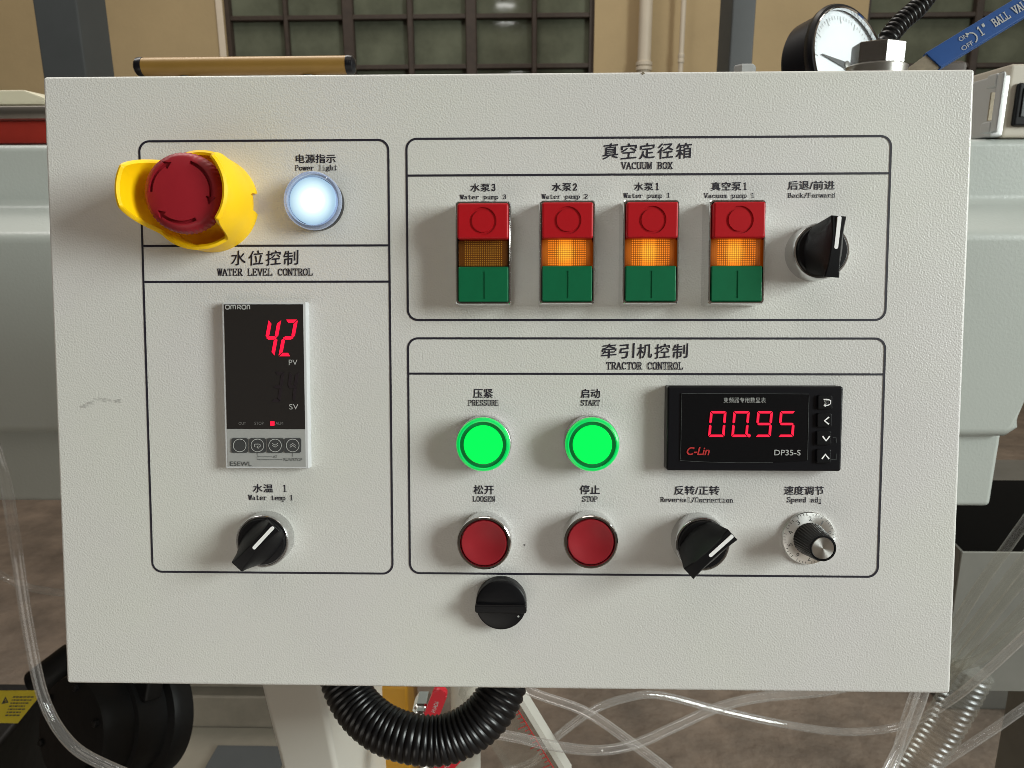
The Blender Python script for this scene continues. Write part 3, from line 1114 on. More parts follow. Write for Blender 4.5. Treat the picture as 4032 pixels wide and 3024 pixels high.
a, b_ = at(1768, 2850, .36), at(1900, 2850, .36)
bm = nb()
lathe(bm, [(.017, 0), (.017, at(1800, 2640, .36).z)], 32)
o = link('white_pipe', bm, M['post'], None, ((a.x + b_.x) / 2, .36, 0))
tag(o, 'white upright pipe beside the orange post', 'pipe')

# flow meter with red graduated edge
a, b_ = at(2040, 2740, .28), at(2245, 3075, .28)
ax = (b_ - a).normalized()
sid = Vector((-ax.z, 0, ax.x))
if sid.x > 0:
    sid = -sid
t = thing('flow_meter', 'slanting clear flow meter with a red graduated edge', 'flow meter', a)
lw = (b_ - a).length


def fm(u, s, y):
    return ax * u + sid * s + Vector((0, y, 0))


def slab(bm, u0, u1, s0, s1, y0, y1):
    vs = [bm.verts.new(fm(u, s, y)) for u in (u0, u1) for s in (s0, s1) for y in (y0, y1)]
    for q in [(0, 1, 3, 2), (4, 6, 7, 5), (0, 4, 5, 1), (2, 3, 7, 6), (0, 2, 6, 4), (1, 5, 7, 3)]:
        bm.faces.new([vs[i] for i in q])


bm = nb()
slab(bm, -.03, lw, .003, .055, 0, .02)
link('clear_body', bm, M['film'], t)
bm = nb()
slab(bm, -.03, lw, -.003, .0025, -.002, .022)
link('white_edge', bm, M['post'], t)
bm = nb()
slab(bm, -.03, lw, .0075, .0085, -.001, -.0005)
for k in range(24):
    u = -.02 + k * .0055
    slab(bm, u, u + .0007, .0086, .0135 if k % 5 else .019, -.001, -.0005)
link('red_scale', bm, M['ink_red'], t, smooth=False)


def hose(pts, r, label, mat_='hose', cat='hose', group='clear plastic hoses around the box'):
    path = spline(pts, .006)
    bm = nb()
    sweep(bm, path, r * .9, 18, False)
    o = link('clear_hose', bm, M[mat_], angle=60)
    tag(o, label, cat, group)
    return o


hose([at(1900, 2600, .24), at(2080, 2718, .22), at(2300, 2800, .20), at(2480, 2920, .18), at(2660, 3060, .16), at(2760, 3180, .15)], .0050,
     'clear hose running steeply down to the right in front of the others')
hose([at(1800, 3080, .30), at(2080, 3010, .30), at(2170, 2920, .30), at(2330, 2800, .30), at(2470, 2748, .31), at(2600, 2738, .32), at(2830, 2795, .33), at(3080, 2850, .34), at(3330, 2882, .34), at(3560, 2855, .33), at(3740, 2760, .30), at(3900, 2630, .28), at(4100, 2440, .26)], .0048,
     'clear hose arching just under the box, then sagging low towards the steel tray')
hose([at(1900, 2880, .26), at(2040, 2905, .26), at(2170, 2935, .26), at(2350, 2955, .26), at(2500, 2930, .26), at(2650, 2865, .27), at(2830, 2785, .28), at(3000, 2745, .29), at(3220, 2725, .30), at(3400, 2690, .30)], .0058,
     'clear hose sagging in a wide bow below the middle of the box')
hose([at(3680, 2560, .24), at(3645, 2690, .24), at(3600, 2820, .23), at(3540, 2950, .22), at(3470, 3090, .2)], .0060,
     'clear hose hanging straight down from the lower right corner of the box')
hose([at(3640, 2640, .25), at(3592, 2760, .25), at(3548, 2900, .25), at(3505, 3080, .25)], .0050,
     'clear hose hanging behind another one at the lower right corner of the box')
hose([at(4180, 2690, .36), at(4030, 2790, .36), at(3900, 2880, .36), at(3700, 3010, .36), at(3560, 3100, .36)], .0055,
     'clear hose crossing the lower right corner over the brown floor')
for pts, lb in (([(3700, 2640), (3790, 2520), (3890, 2390), (4040, 2190), (4180, 2010)], 'clear hose slanting over the steel tray, nearest the box edge'),
                ([(3720, 2700), (3830, 2530), (3960, 2360), (4120, 2180)], 'clear hose slanting over the steel tray, middle of the bundle'),
                ([(3700, 2640), (3850, 2600), (3960, 2520), (4120, 2400)], 'clear hose slanting over the steel tray, lowest of the bundle'),
                ([(3690, 2590), (3770, 2450), (3850, 2320), (3990, 2120), (4150, 1900)], 'thin clear hose leaving the box edge steeply over the tray rim'),
                ([(3690, 2680), (3800, 2610), (3930, 2500), (4130, 2290)], 'clear hose slanting over the tray between the middle and lowest ones')):
    hose([at(x, y, .30) for x, y in pts], .0056, lb, 'film')
hose([at(-40, 1700, .30), at(20, 1900, .30), at(62, 2150, .29), at(112, 2480, .28), at(175, 2760, .27), at(280, 2930, .26), at(430, 3020, .25), at(640, 3100, .24)], .0062,
     'thick clear hose curving down at the left over the black pump')
hose([at(-120, 2180, .5), at(0, 2262, .5), at(110, 2312, .5), at(260, 2335, .5), at(420, 2330, .5)], .0055,
     'clear hose crossing level behind the left edge of the box')

# translucent spiral hose
bm = corrugated([at(3830, 2640, .40), at(3780, 2740, .40), at(3720, 2850, .40), at(3650, 2960, .40), at(3560, 3090, .40)], .0235, .0080, .12)
o = link('spiral_hose', bm, M['film'])
tag(o, 'wide translucent spiral hose below the steel tray', 'hose')

# stainless tray at the right
Yf = .42
x0 = at(3768, 2300, Yf).x
zt_, zb_ = at(3900, 2174, Yf).z, at(3900, 2722, Yf).z
t = thing('steel_tray', 'open stainless steel tray with dark inside at the right', 'tray', (x0, Yf, zb_))
bm = nb()
box(bm, (0, 0, 0), (.5, .003, zt_ - zb_), .0008, 1)
link('front_wall', bm, M['tray'], t)
bm = nb()
prism(bm, [(0, 0), (.42, 0), (.42, zt_ - zb_ + .055), (0, zt_ - zb_)], 0, .003)
for v in bm.verts:
    v.co = Vector((v.co.z + .0, v.co.x + .0032, v.co.y))
link('side_wall', bm, M['tray'], t)
bm = nb()
box(bm, (.0035, .0035, zt_ - zb_ - .08), (.5, .4195, zt_ - zb_ - .07))
box(bm, (.0035, .0035, zt_ - zb_ - .069), (.5, .0055, zt_ - zb_ - .006))
zr = zt_ - zb_
xr_ = at(4032, 2140, Yf + .42).x - x0
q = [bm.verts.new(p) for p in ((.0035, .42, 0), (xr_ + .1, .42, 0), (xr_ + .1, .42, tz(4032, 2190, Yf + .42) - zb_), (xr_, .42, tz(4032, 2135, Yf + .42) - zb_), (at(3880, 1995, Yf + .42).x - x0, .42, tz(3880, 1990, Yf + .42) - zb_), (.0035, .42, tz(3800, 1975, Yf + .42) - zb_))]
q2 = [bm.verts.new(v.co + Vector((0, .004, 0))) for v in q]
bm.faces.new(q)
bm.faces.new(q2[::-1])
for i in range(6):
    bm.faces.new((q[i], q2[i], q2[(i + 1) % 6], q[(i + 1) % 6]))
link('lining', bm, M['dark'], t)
bm = nb()
box(bm, (.2, .1, -zb_), (.26, .16, -.001))
link('support_leg', bm, M['tray'], t)

bm = nb()
a = at(3850, 1900, 1.25)
box(bm, (a.x, 1.25, 0), (a.x + 1.2, 1.6, at_z(3990, 1800, .0).z + .55), .01)
o = link('dark_steel_beam', bm, M['dull_steel'])
tag(o, 'dark steel machine bed behind the tray at the right', 'machine bed')

# black pump at the lower left
pc = at(300, 2900, .62)
t = thing('vacuum_pump', 'black vacuum pump with a yellow warning label at the lower left', 'pump', (pc.x, .62, 0))
oz = Vector((pc.x, .62, 0))


def rel(px, py, Y):
    return at(px, py, Y) - oz


bm = nb()
p0, p1 = rel(-300, 2682, .92), rel(200, 2682, .92)
box(bm, (p0.x, .0, .02), (p1.x, .30, p0.z), .01, 3)
for v in bm.verts:
    if v.co.z > .2 and v.co.y < .15:
        v.co.z -= .03
        v.co.y += .03
link('terminal_box', bm, M['pump_black'], t)
drum_c = rel(385, 2850, .62)
dax = Vector((-.42, -.80, .30)).normalized()
bm = nb()
rd = .098
lathe(bm, [(rd * 1.0, -.10), (rd * 1.12, -.095), (rd * 1.14, -.07), (rd * 1.10, -.06), (rd * .97, -.056), (rd * .97, -.03), (rd * .98, -.025), (rd * .97, -.005), (rd * .90, -.003), (rd * .90, .03), (rd * .84, .045), (rd * .6, .05), (0, .052)], 72)
o = link('motor_drum', bm, M['pump_black'], t, loc=drum_c)
o.rotation_euler = dax.to_track_quat('Z', 'Y').to_euler()
drum = o
for k in range(6):
    bm = nb()
    a_ = R(30 + 60 * k)
    lathe(bm, [(.006, 0), (.006, .006), (.004, .0075), (0, .0075)], 6)
    link('cover_bolt', bm, M['pump_black'], drum, loc=(rd * .72 * math.cos(a_), rd * .72 * math.sin(a_), .046))
bm = nb()
box(bm, (-.035, -.03, -.012), (.035, .03, .018), .006, 3)
o = link('cover_box', bm, M['pump_black'], drum, loc=(rd * .55, rd * .88, -.03))
bm = nb()
sweep(bm, [rel(150, 2700, .7), rel(280, 2600, .72), rel(420, 2560, .75)], .03, 20)
link('air_filter', bm, M['pump_black'], t)
bm = nb()
lp = [(-60, 2720), (140, 2719), (147, 2752), (70, 2848), (-60, 2846)]
q = [rel(x, y, .56) for x, y in lp]
nrm = (q[1] - q[0]).cross(q[3] - q[0]).normalized()
if nrm.y > 0:
    nrm = -nrm
vs = [bm.verts.new(p) for p in q]
vs2 = [bm.verts.new(p - nrm * .0008) for p in q]
bm.faces.new(vs)
bm.faces.new(vs2[::-1])
for i in range(5):
    bm.faces.new((vs[i], vs2[i], vs2[(i + 1) % 5], vs[(i + 1) % 5]))
lab = link('warning_label', bm, M['label_yellow'], t, smooth=False)


def on_label(polys, material):
    bm = nb()
    for poly in polys:
        bm.faces.new([bm.verts.new(rel(x, y, .56) + nrm * .0004) for x, y in poly])
    link('label_print', bm, material, lab, smooth=False)


rows = []
rg = random.Random(5)
for k in range(7):
    y = 2742 + k * 12
    x = 52 - k * 5
    while x < 126 - k * 9:
        wd = rg.uniform(4, 13)
        rows.append([(x, y), (x + wd, y - 1), (x + wd - 1, y + 4), (x - 1, y + 5)])
        x += wd + 3
on_label(rows, M['ink_dark'])
on_label([[(6, 2772), (22, 2742), (34, 2766)]], M['ink_dark'])
on_label([[(13, 2768), (22, 2750), (28, 2764)]], M['label_yellow'])

# steel channel and painted slab on the floor behind the post
fl = at_z(850, 2868, 0.0)
bm = nb()
zz = at(850, 2700, fl.y).z
for i, (z0, z1, d) in enumerate(((0.0, .09, .0), (.092, .14, .03), (.142, .17, .0), (.172, .23, .035), (.232, .26, .0), (.262, .30, .03))):
    box(bm, (at_z(560, 2868, 0).x, fl.y + d, z0), (fl.x + .32, fl.y + .2, min(z1, .3)), .004, 1)
o = link('ribbed_steel_base', bm, M['base_paint'])
tag(o, 'low ribbed grey steel base on the floor left of the white post', 'machine base')
bm = nb()
box(bm, (at_z(560, 2868, 0).x, fl.y - 1.4, .0005), (fl.x + .30, fl.y - .003, .006), .001, 1)
o = link('floor_slab', bm, M['slab'], smooth=False)
tag(o, None, None, None, 'structure')
a = at_z(860, 2955, .0)
bm = nb()
box(bm, (a.x, a.y - .5, .007), (a.x + .17, a.y, .016), .002, 1)
o = link('dark_rectangle', bm, M['column'])  # thin dark rectangle laid on the floor slab
tag(o, 'dark flat rectangle on the floor left of the white post', 'steel plate')

# ------------------------------------------------------------------ THE CONTROL BOX
cb = thing('control_box', 'textured white control box with printed captions, buttons, switches and meters', 'control box')
cb.matrix_world = PM
W2, H2 = .2506, .1703
bm = nb()
box(bm, (-W2, -H2, -.16), (W2, H2, 0), .0018, 4)
link('housing', bm, M['paint'], cb)

LP = .00022     # printed film stands this far off the sheet


def avg_rect(tl, tr, br, bl):
    a, b, c, d = pp(*tl), pp(*tr), pp(*br), pp(*bl)
    return (a[0] + d[0]) / 2, (c[1] + d[1]) / 2, (b[0] + c[0]) / 2, (a[1] + b[1]) / 2


def printed_frame(tl, tr, br, bl, lines):
    x0, y0, x1, y1 = avg_rect(tl, tr, br, bl)
    bm = nb()
    ring_strip(bm, rrect(x0, y0, x1, y1, .0056), .00115, LP)
    for l in lines:
        y = sum(pp(px, py)[1] for px, py in l) / len(l)
        ring_strip(bm, [(x0 + .0006, y), (x1 - .0006, y)], .00115, LP, False)
    link('printed_frame', bm, M['print'], cb, smooth=False)


printed_frame((547, 558), (1526, 550), (1549, 2259), (603, 2250), [((560, 968), (1530, 967)), ((565, 1110), (1530, 1109))])
printed_frame((1602, 546), (3506, 537), (3488, 1259), (1605, 1261), [((1605, 691), (3500, 683))])
printed_frame((1604, 1334), (3485, 1331), (3456, 2268), (1617, 2259), [((1608, 1474), (3482, 1471))])


def caption(text, x0, x1, yt, yb, kind):
    a, b = pp(x0, yb), pp(x1, yt)
    if kind == 'cn' and text[-1] in '123':
        n = len(text) - 1
        xm = a[0] + (b[0] - a[0]) * n / (n + .46)
        bm = serif_bm(text[-1], .22, .125)
        fit_to(bm, xm + (.0004 if text[-1] != '1' else .0009), a[1] + .0003, b[0], b[1] - .0003, LP)
        link('printed_lettering', bm, M['print'], cb, smooth=False)
        text, b = text[:-1], (xm - .0003, b[1])
    if kind == 'cn':
        bm = font_bm(text, 0.0, 0.034)
    elif kind == 'kai':
        bm = nb()
        for i, ch in enumerate(text):
            g = font_bm(ch, 0.0, 0.024)
            fit_to(g, i + .04, 0.0, i + .90, 1.0, 0)
            for v in g.verts:
                v.co.y += (v.co.x - i - .5) * .10
                v.co.x += (v.co.y - .5) * .03
                v.co.z *= 100
            tmp = bpy.data.meshes.new('t')
            g.to_mesh(tmp)
            g.free()
            bm.from_mesh(tmp)
            bpy.data.meshes.remove(tmp)
    else:
        bm = serif_bm(text, .19, .105)
    fit_to(bm, a[0], a[1], b[0], b[1], LP)
    link('printed_lettering', bm, M['print'], cb, smooth=False)


caption('急停', 792, 866, 604, 640, 'cn')
caption('电源指示', 1165, 1322, 607, 643, 'cn')
caption('Power light', 1162, 1327, 649, 676, 'en')
caption('水位控制', 910, 1176, 984, 1047, 'kai')
caption('WATER LEVEL CONTROL', 855, 1232, 1057, 1086, 'en')
caption('真空定径箱', 2372, 2725, 562, 629, 'kai')
caption('VACUUM BOX', 2444, 2650, 638, 667, 'en')
caption('水泵3', 1852, 1951, 722, 755, 'cn')
caption('Water pump 3', 1810, 1993, 766, 790, 'en')
caption('水泵2', 2173, 2272, 720, 753, 'cn')
caption('Water pump 2', 2132, 2314, 764, 788, 'en')
caption('水泵1', 2496, 2594, 718, 751, 'cn')
caption('Water pump 1', 2454, 2637, 760, 785, 'en')
caption('真空泵1', 2800, 2940, 716, 751, 'cn')
caption('Vacuum pump 1', 2770, 2969, 760, 785, 'en')
caption('后退/前进', 3101, 3287, 711, 748, 'cn')
caption('Back/Forward', 3101, 3288, 758, 781, 'en')
caption('牵引机控制', 2367, 2710, 1351, 1413, 'kai')
caption('TRACTOR CONTROL', 2387, 2689, 1426, 1455, 'en')
caption('压紧', 1863, 1941, 1531, 1567, 'cn')
caption('PRESSURE', 1843, 1963, 1575, 1597, 'en')
caption('启动', 2286, 2363, 1531, 1567, 'cn')
caption('START', 2286, 2362, 1575, 1597, 'en')
caption('松开', 1865, 1945, 1910, 1946, 'cn')
caption('LOOSEN', 1861, 1950, 1954, 1975, 'en')
caption('停止', 2283, 2362, 1910, 1946, 'cn')
caption('STOP', 2292, 2353, 1954, 1975, 'en')
caption('反转/正转', 2654, 2833, 1913, 1948, 'cn')
caption('Reversal/Correction', 2599, 2887, 1957, 1979, 'en')
caption('速度调节', 3086, 3245, 1914, 1948, 'cn')
caption('Speed adj', 3098, 3233, 1957, 1983, 'en')
caption('水温', 996, 1076, 1906, 1939, 'cn')
caption('1', 1115, 1129, 1909, 1937, 'en')
caption('Water temp 1', 977, 1153, 1949, 1974, 'en')

# a grey rub mark and a dark fleck on the paint
bm = nb()
rg = random.Random(11)
for k in range(70):
    f_ = rg.random()
    px = 318 + 155 * f_
    py = 1602 - 26 * min(1, f_ * 3) + rg.gauss(0, 4) + 4 * math.sin(f_ * 9)
    x, y = pp(px, py)
    ln_ = rg.uniform(.0002, .0008)
    bm.faces.new([bm.verts.new((x + ln_ * math.cos(q) * 1.5, y + ln_ * .35 * math.sin(q), .0001 + k * 2e-6)) for q in (0, 1.2, 2.3, 3.5, 4.6, 5.5)])
link('rub_mark', bm, M['scuff'], cb, smooth=False)
bm = nb()
x, y = pp(2065, 2145)
lathe(bm, [(.0006, 0), (.0006, .0002), (0, .0004)], 8)
link('dark_fleck', bm, M['ink_mid'], cb, loc=(x, y, 0))

bm = nb()
x, y = pp(2532, 288)
prism(bm, [(x + .0011 * math.cos(R(q)) * (1 + .5 * math.sin(q)), y + .0007 * math.sin(R(q)) * (1 + .4 * math.cos(q * 3))) for q in range(0, 360, 30)], 0.00002, .00012)
link('paint_chip', bm, M['handle_steel'], cb, smooth=False)

# ---- emergency stop with yellow guard
ex, ey = pp(832, 804)
NT, NH = 288, 16
RB = .0262


def angd(t, c):
    return abs((t - c + 180) % 360 - 180)


def sm(e0, e1, x):
    t = max(0, min(1, (x - e0) / (e1 - e0)))
    return t * t * (3 - 2 * t)


def guard_top(td):
    low = .010 + .011 * sm(20, -20, math.sin(R(td)) * 20 * 1.0)
    low = .011 if math.sin(R(td)) > 0 else .019
    k = sm(-.25, .25, math.sin(R(td)))
    low = .0165 * (1 - k) + .012 * k
    wr_ = 1 - (sm(40, 62, angd(td, 0)) if math.sin(R(td)) > 0 else sm(34, 56, angd(td, 0)))
    wl_ = 1 - (sm(26, 56, angd(td, 180)) if math.sin(R(td)) > 0 else sm(17, 46, angd(td, 180)))
    return low + (.041 - low) * max(wr_, wl_)


def guard_pt(td, s, inner):
    top = guard_top(td)
    d = angd(td, 0) / 180 * math.pi * RB
    bot = .0112 * max(0, 1 - (d / .0052) ** 4) ** .5 if d < .0052 else 0.0
    if inner:
        bot = max(bot, 0.0)
    h = bot + (top - bot) * s
    r = RB - (.0026 if inner else 0)
    q = max(0, (h - .012) / .029)
    r += .0012 * math.sin(q * math.pi) * (1 if angd(td, 180) < 90 else .6)
    a = R(td)
    sq = 1 + .05 * (math.cos(2 * a) ** 2) * 0
    return Vector((r * sq * math.cos(a) - .0040 * q * sm(.35, -.5, math.cos(a)) - .0002 * q, r * sq * math.sin(a), h))


bm = nb()
gridO, gridI = [], []
for i in range(NT):
    td = 360 * i / NT
    gridO.append([bm.verts.new(guard_pt(td, k / NH, False)) for k in range(NH + 1)])
    gridI.append([bm.verts.new(guard_pt(td, k / NH, True)) for k in range(NH + 1)])
rim = []
for i in range(NT):
    a, b_ = gridO[i][NH].co, gridI[i][NH].co
    rim.append(bm.verts.new((a + b_) / 2 + Vector((0, 0, .0009))))
for i in range(NT):
    j = (i + 1) % NT
    for k in range(NH):
        bm.faces.new((gridO[i][k], gridO[j][k], gridO[j][k + 1], gridO[i][k + 1]))
        bm.faces.new((gridI[i][k], gridI[i][k + 1], gridI[j][k + 1], gridI[j][k]))
    bm.faces.new((gridO[i][NH], gridO[j][NH], rim[j], rim[i]))
    bm.faces.new((rim[i], rim[j], gridI[j][NH], gridI[i][NH]))
    bm.faces.new((gridO[i][0], gridI[i][0], gridI[j][0], gridO[j][0]))
es = link('emergency_stop', bm, M['yellow'], cb, loc=(ex, ey, 0), angle=50)
tag(es, 'emergency stop with crimson mushroom head inside a yellow guard')
bm = nb()
lathe(bm, [(RB - .0027, .0002), (RB - .0027, .004), (.013, .0045), (.0, .0045)], 64)
link('guard_floor', bm, M['yellow'], es)
bm = nb()
lathe(bm, [(.0105, .004), (.0105, .022), (.0165, .0246), (.0195, .0262), (.0200, .0275), (.0200, .0312), (.0192, .0335), (.0172, .0350), (.010, .0356), (.004, .0358), (0, .0358)], 200,
      mod=lambda k, i: (1 + (.014 if i % 4 < 2 else -.004)) if k in (4, 5) else 1)
mh = link('mushroom_head', bm, M['red_mush'], es)
bpy.context.view_layer.update()


def arc_arrow(a_tail, a_head, r, wid, z0, z1):
    """bent arrow outline"""
    sgn = 1 if a_head > a_tail else -1
    n = 14
    outer, inner = [], []
    for k in range(n + 1):
        a = R(a_tail + (a_head - a_tail) * k / n)
        outer.append(((r + wid / 2) * math.cos(a), (r + wid / 2) * math.sin(a)))
        inner.append(((r - wid / 2) * math.cos(a), (r - wid / 2) * math.sin(a)))
    ah = R(a_head)
    tip = R(a_head + sgn * 15)
    head = [((r + wid * 1.5) * math.cos(ah), (r + wid * 1.5) * math.sin(ah)), (r * math.cos(tip), r * math.sin(tip)), ((r - wid * 1.5) * math.cos(ah), (r - wid * 1.5) * math.sin(ah))]
    pts = outer + head + inner[::-1]
    bm = nb()
    prism(bm, pts if sgn > 0 else pts[::-1], z0, z1)
    return bm


cut(mh, [arc_arrow(180, 122, .0152, .0017, .0334, .04), arc_arrow(72, -10, .0152, .0017, .0334, .04), arc_arrow(-62, -128, .0152, .0017, .0334, .04)])

# ---- power light
x, y = pp(1250, 802)
bm = nb()
lathe(bm, [(.0148, 0), (.0150, .0045), (.0145, .0055), (.0120, .0055)], 64)
pl = link('power_light', bm, M['gloss_black'], cb, loc=(x, y, 0))
tag(pl, 'round power light glowing white in a clear lens')
bm = nb()
lathe(bm, [(.0126, .0057), (.0126, .0084), (.0115, .0092), (0, .0098)], 64)
link('diffuser', bm, M['lamp_white'], pl)
bm = nb()
lathe(bm, [(.0148, .0056), (.0153, .0065), (.0153, .0098), (.0146, .0112), (.0134, .0114), (.0130, .0106), (.0129, .0060)], 72, cap0=False, cap1=False)
link('clear_lens', bm, M['lens_clear'], pl)

# ---- four double push buttons
PH = .0145


def double_button(lit, name='double_push_button'):
    """frame 28 x 55 mm standing out 15 mm"""
    hw, hh = .0139, .0262
    bm = nb()
    # outer frame, a little wider at its foot
    prof = [(.0150, .0278, 0.0), (.0147, .0275, .004), (hw + .0008, hh + .0008, PH - .0006), (hw + .0004, hh + .0004, PH), (hw - .0002, hh - .0002, PH), (hw - .0003, hh - .0003, .004)]
    rings = []
    for (a, b, z) in prof:
        rings.append([bm.verts.new((px_, py_, z)) for px_, py_ in rrect(-a, -b, a, b, .0016, 4)])
    n = len(rings[0])
    for p, q in zip(rings, rings[1:]):
        for i in range(n):
            bm.faces.new((p[i], p[(i + 1) % n], q[(i + 1) % n], q[i]))
    bm.faces.new(rings[0][::-1])
    bm.faces.new(rings[-1])
    root = link(name, bm, M['bright'], cb)
    bm = nb()
    prism(bm, rrect(-.0133, .0067, .0133, .0253, .0012, 4), .004, PH + .0040, .0011, 3)
    rb = link('red_stop_cap', bm, M['red'], root)
    c = nb()
    z0, z1 = PH + .0033, PH + .006
    ro, ri = .0071, .0057
    vo0 = []
    n = 56
    V = {}
    for lab_, r_, z_ in (('a', ro, z0), ('b', ri, z0), ('c', ri, z1), ('d', ro, z1)):
        V[lab_] = [c.verts.new((r_ * math.cos(2 * math.pi * i / n), .0160 + r_ * math.sin(2 * math.pi * i / n), z_)) for i in range(n)]
    for p, q in (('a', 'b'), ('b', 'c'), ('c', 'd'), ('d', 'a')):
        for i in range(n):
            j = (i + 1) % n
            c.faces.new((V[p][i], V[p][j], V[q][j], V[q][i]))
    cut(rb, [c])
    bm = nb()
    prism(bm, rrect(-.0132, -.0071, .0132, .0068, .0005, 3), .004, PH - .0010, .0006, 2)
    for v in bm.verts:
        pass
    link('amber_lens', bm, M['amber_lit' if lit else 'amber_off'], root)
    bm = nb()
    prism(bm, rrect(-.0132, -.0257, .0132, -.0072, .0007, 3), .004, PH + .0006, .0005, 1)
    gb = link('green_start_cap', bm, M['green'], root)
    c = nb()
    prism(c, [(-.0008, -.0240), (.0007, -.0240), (.0007, -.0098), (-.0008, -.0098)], PH + .0002, PH + .003)
    cut(gb, [c])
    return root


def ctr(px, py):
    q = pp(px, py, PH)
    return (q[0], q[1], 0)


d0 = double_button(False)
d0.location = ctr(1903, 996)
tag(d0, 'double push button with unlit amber lamp under Water pump 3')
d1 = double_button(True)
d1.location = ctr(2233, 993)
tag(d1, 'double push button with glowing amber lamp under Water pump 2')
dup(d1, ctr(2563, 992), 'double push button with glowing amber lamp under Water pump 1')
dup(d1, ctr(2902, 992), 'double push button with glowing amber lamp under Vacuum pump 1')


# ---- selector switches
def bezel(hz_, r=.0149):
    bm = nb()
    lathe(bm, [(r, 0), (r * 1.0, hz_ * .80), (r * .985, hz_ * .95), (r * .955, hz_), (r * .905, hz_), (r * .89, hz_ * .93)], 72, cap1=True)
    return bm


def selector(px, py, ang, hz_, hr, label):
    x, y = pp(px, py)
    root = link('selector_switch', bezel(hz_), M['chrome'], cb, loc=(x, y, 0))
    tag(root, label)
    bm = nb()
    lathe(bm, [(.0131, hz_ * .6), (.0131, hz_ + .0006), (.0125, hz_ + .0016), (.0, hz_ + .0024)], 64)
    link('knob_disc', bm, M['black'], root)
    # grip: a waisted ridge wider at its foot
    bm = nb()
    st = []
    n = 14
    for k in range(n + 1):
        q = -1 + 2 * k / n
        yb, yt = q * .0120, q * .0152
        wt = .0027 + .0011 * q * q
        wb = .0098 * math.sqrt(max(.0, 1 - (q * .82) ** 2)) + .0006
        wm = wt + (wb - wt) * .30
        ht = hr - .0008 * q * q
        st.append([(-wb, yb, hz_ + .0008), (-wm, (yb + 2 * yt) / 3, hz_ + (ht - hz_) * .72), (-wt, yt, ht - .0005), (-wt + .0006, yt, ht), (wt - .0006, yt, ht), (wt, yt, ht - .0005), (wm, (yb + 2 * yt) / 3, hz_ + (ht - hz_) * .72), (wb, yb, hz_ + .0008)])
    rows = [[bm.verts.new(p) for p in s] for s in st]
    for a, b in zip(rows, rows[1:]):
        for i in range(7):
            bm.faces.new((a[i], a[i + 1], b[i + 1], b[i]))
        bm.faces.new((a[7], a[0], b[0], b[7]))
    bm.faces.new(rows[0])
    bm.faces.new(rows[-1][::-1])
    g = link('grip', bm, M['black'], root, angle=30)
    g.rotation_euler = (0, 0, R(-ang))
    bm = nb()
    prism(bm, rrect(-.00095, -.0012, .00095, .0150, .0009, 5), hr - .0012, hr + .00012)
    p = link('pointer_line', bm, M['white'], root)
    p.rotation_euler = (0, 0, R(-ang))
    return root


selector(3199, 998, 5, .0125, .0310, 'selector switch turned upright under Back/Forward')
selector(2747, 2121, 47, .0115, .0305, 'selector switch turned to the right under Reversal/Correction')
selector(1056, 2114, 43, .0095, .0205, 'selector switch turned to the right under Water temp 1')


# ---- green and red push buttons
def green_button():
    bm = nb()
    lathe(bm, [(.0150, 0), (.0150, .0080), (.0146, .0092), (.0139, .0096)], 72)
    root = link('lit_push_button', bm, M['chrome'], cb)
    bm = nb()
    lathe(bm, [(.0138, .0092), (.0145, .0100), (.0146, .0118), (.0140, .0132), (.0131, .0136), (.0125, .0134)], 72, cap0=False, cap1=False)
    link('lens_rim', bm, M['lamp_green_rim'], root)
    bm = nb()
    lathe(bm, [(.0125, .0134), (.0124, .0124), (.0112, .0122), (.0105, .0124)], 72, cap0=False, cap1=False)
    link('lens_groove', bm, M['lamp_green_groove'], root)
    bm = nb()
    lathe(bm, [(.0105, .0124), (.0104, .0133), (.0101, .0137), (.0, .0138)], 72, cap0=False)
    link('lens_face', bm, M['lamp_green'], root)
    return root


g0 = green_button()
q = pp(1902, 1752, .0136)
g0.location = (q[0], q[1], 0)
tag(g0, 'round push button glowing green under PRESSURE')
q = pp(2333, 1752, .0136)
dup(g0, (q[0], q[1], 0), 'round push button glowing green under START')


def red_button():
    bm = nb()
    lathe(bm, [(.0150, 0), (.0150, .0096), (.0146, .0110), (.0141, .0114), (.0132, .0114), (.0128, .0106), (.0127, .008)], 72)
    root = link('flush_push_button', bm, M['bright'], cb)
    bm = nb()
    lathe(bm, [(.0125, .0075), (.0125, .0104), (.0121, .0110), (.0112, .0109), (.0080, .0099), (.004, .0093), (0, .0091)], 72)
    link('red_cap', bm, M['red_flat'], root)
    return root


r0 = red_button()
q = pp(1906, 2139, .0112)
r0.location = (q[0], q[1], 0)
tag(r0, 'dished red push button in a chrome ring under LOOSEN')
q = pp(2327, 2135, .0112)
dup(r0, (q[0], q[1], 0), 'dished red push button in a chrome ring under STOP')

# ---- black quarter-turn lock
q = pp(1972, 2387, .009)
bm = nb()
lathe(bm, [(.0141, 0), (.0141, .0058), (.0138, .0072), (.0128, .0079), (.008, .0084), (0, .0086)], 72)
k0 = link('door_lock', bm, M['black'], cb, loc=(q[0], q[1], 0))
tag(k0, 'plain black quarter-turn lock knob below the printed frames')
bm = nb()
prism(bm, rrect(-.0142, -.0036, .0142, .0012, .0012, 4), .004, .0106, .0009, 3)
link('grip', bm, M['black'], k0)
bm = nb()
lathe(bm, [(.0006, 0), (.0006, .0003)], 12)
link('white_dot', bm, M['ink_light'], k0, loc=(.0096, -.0060, .0078))

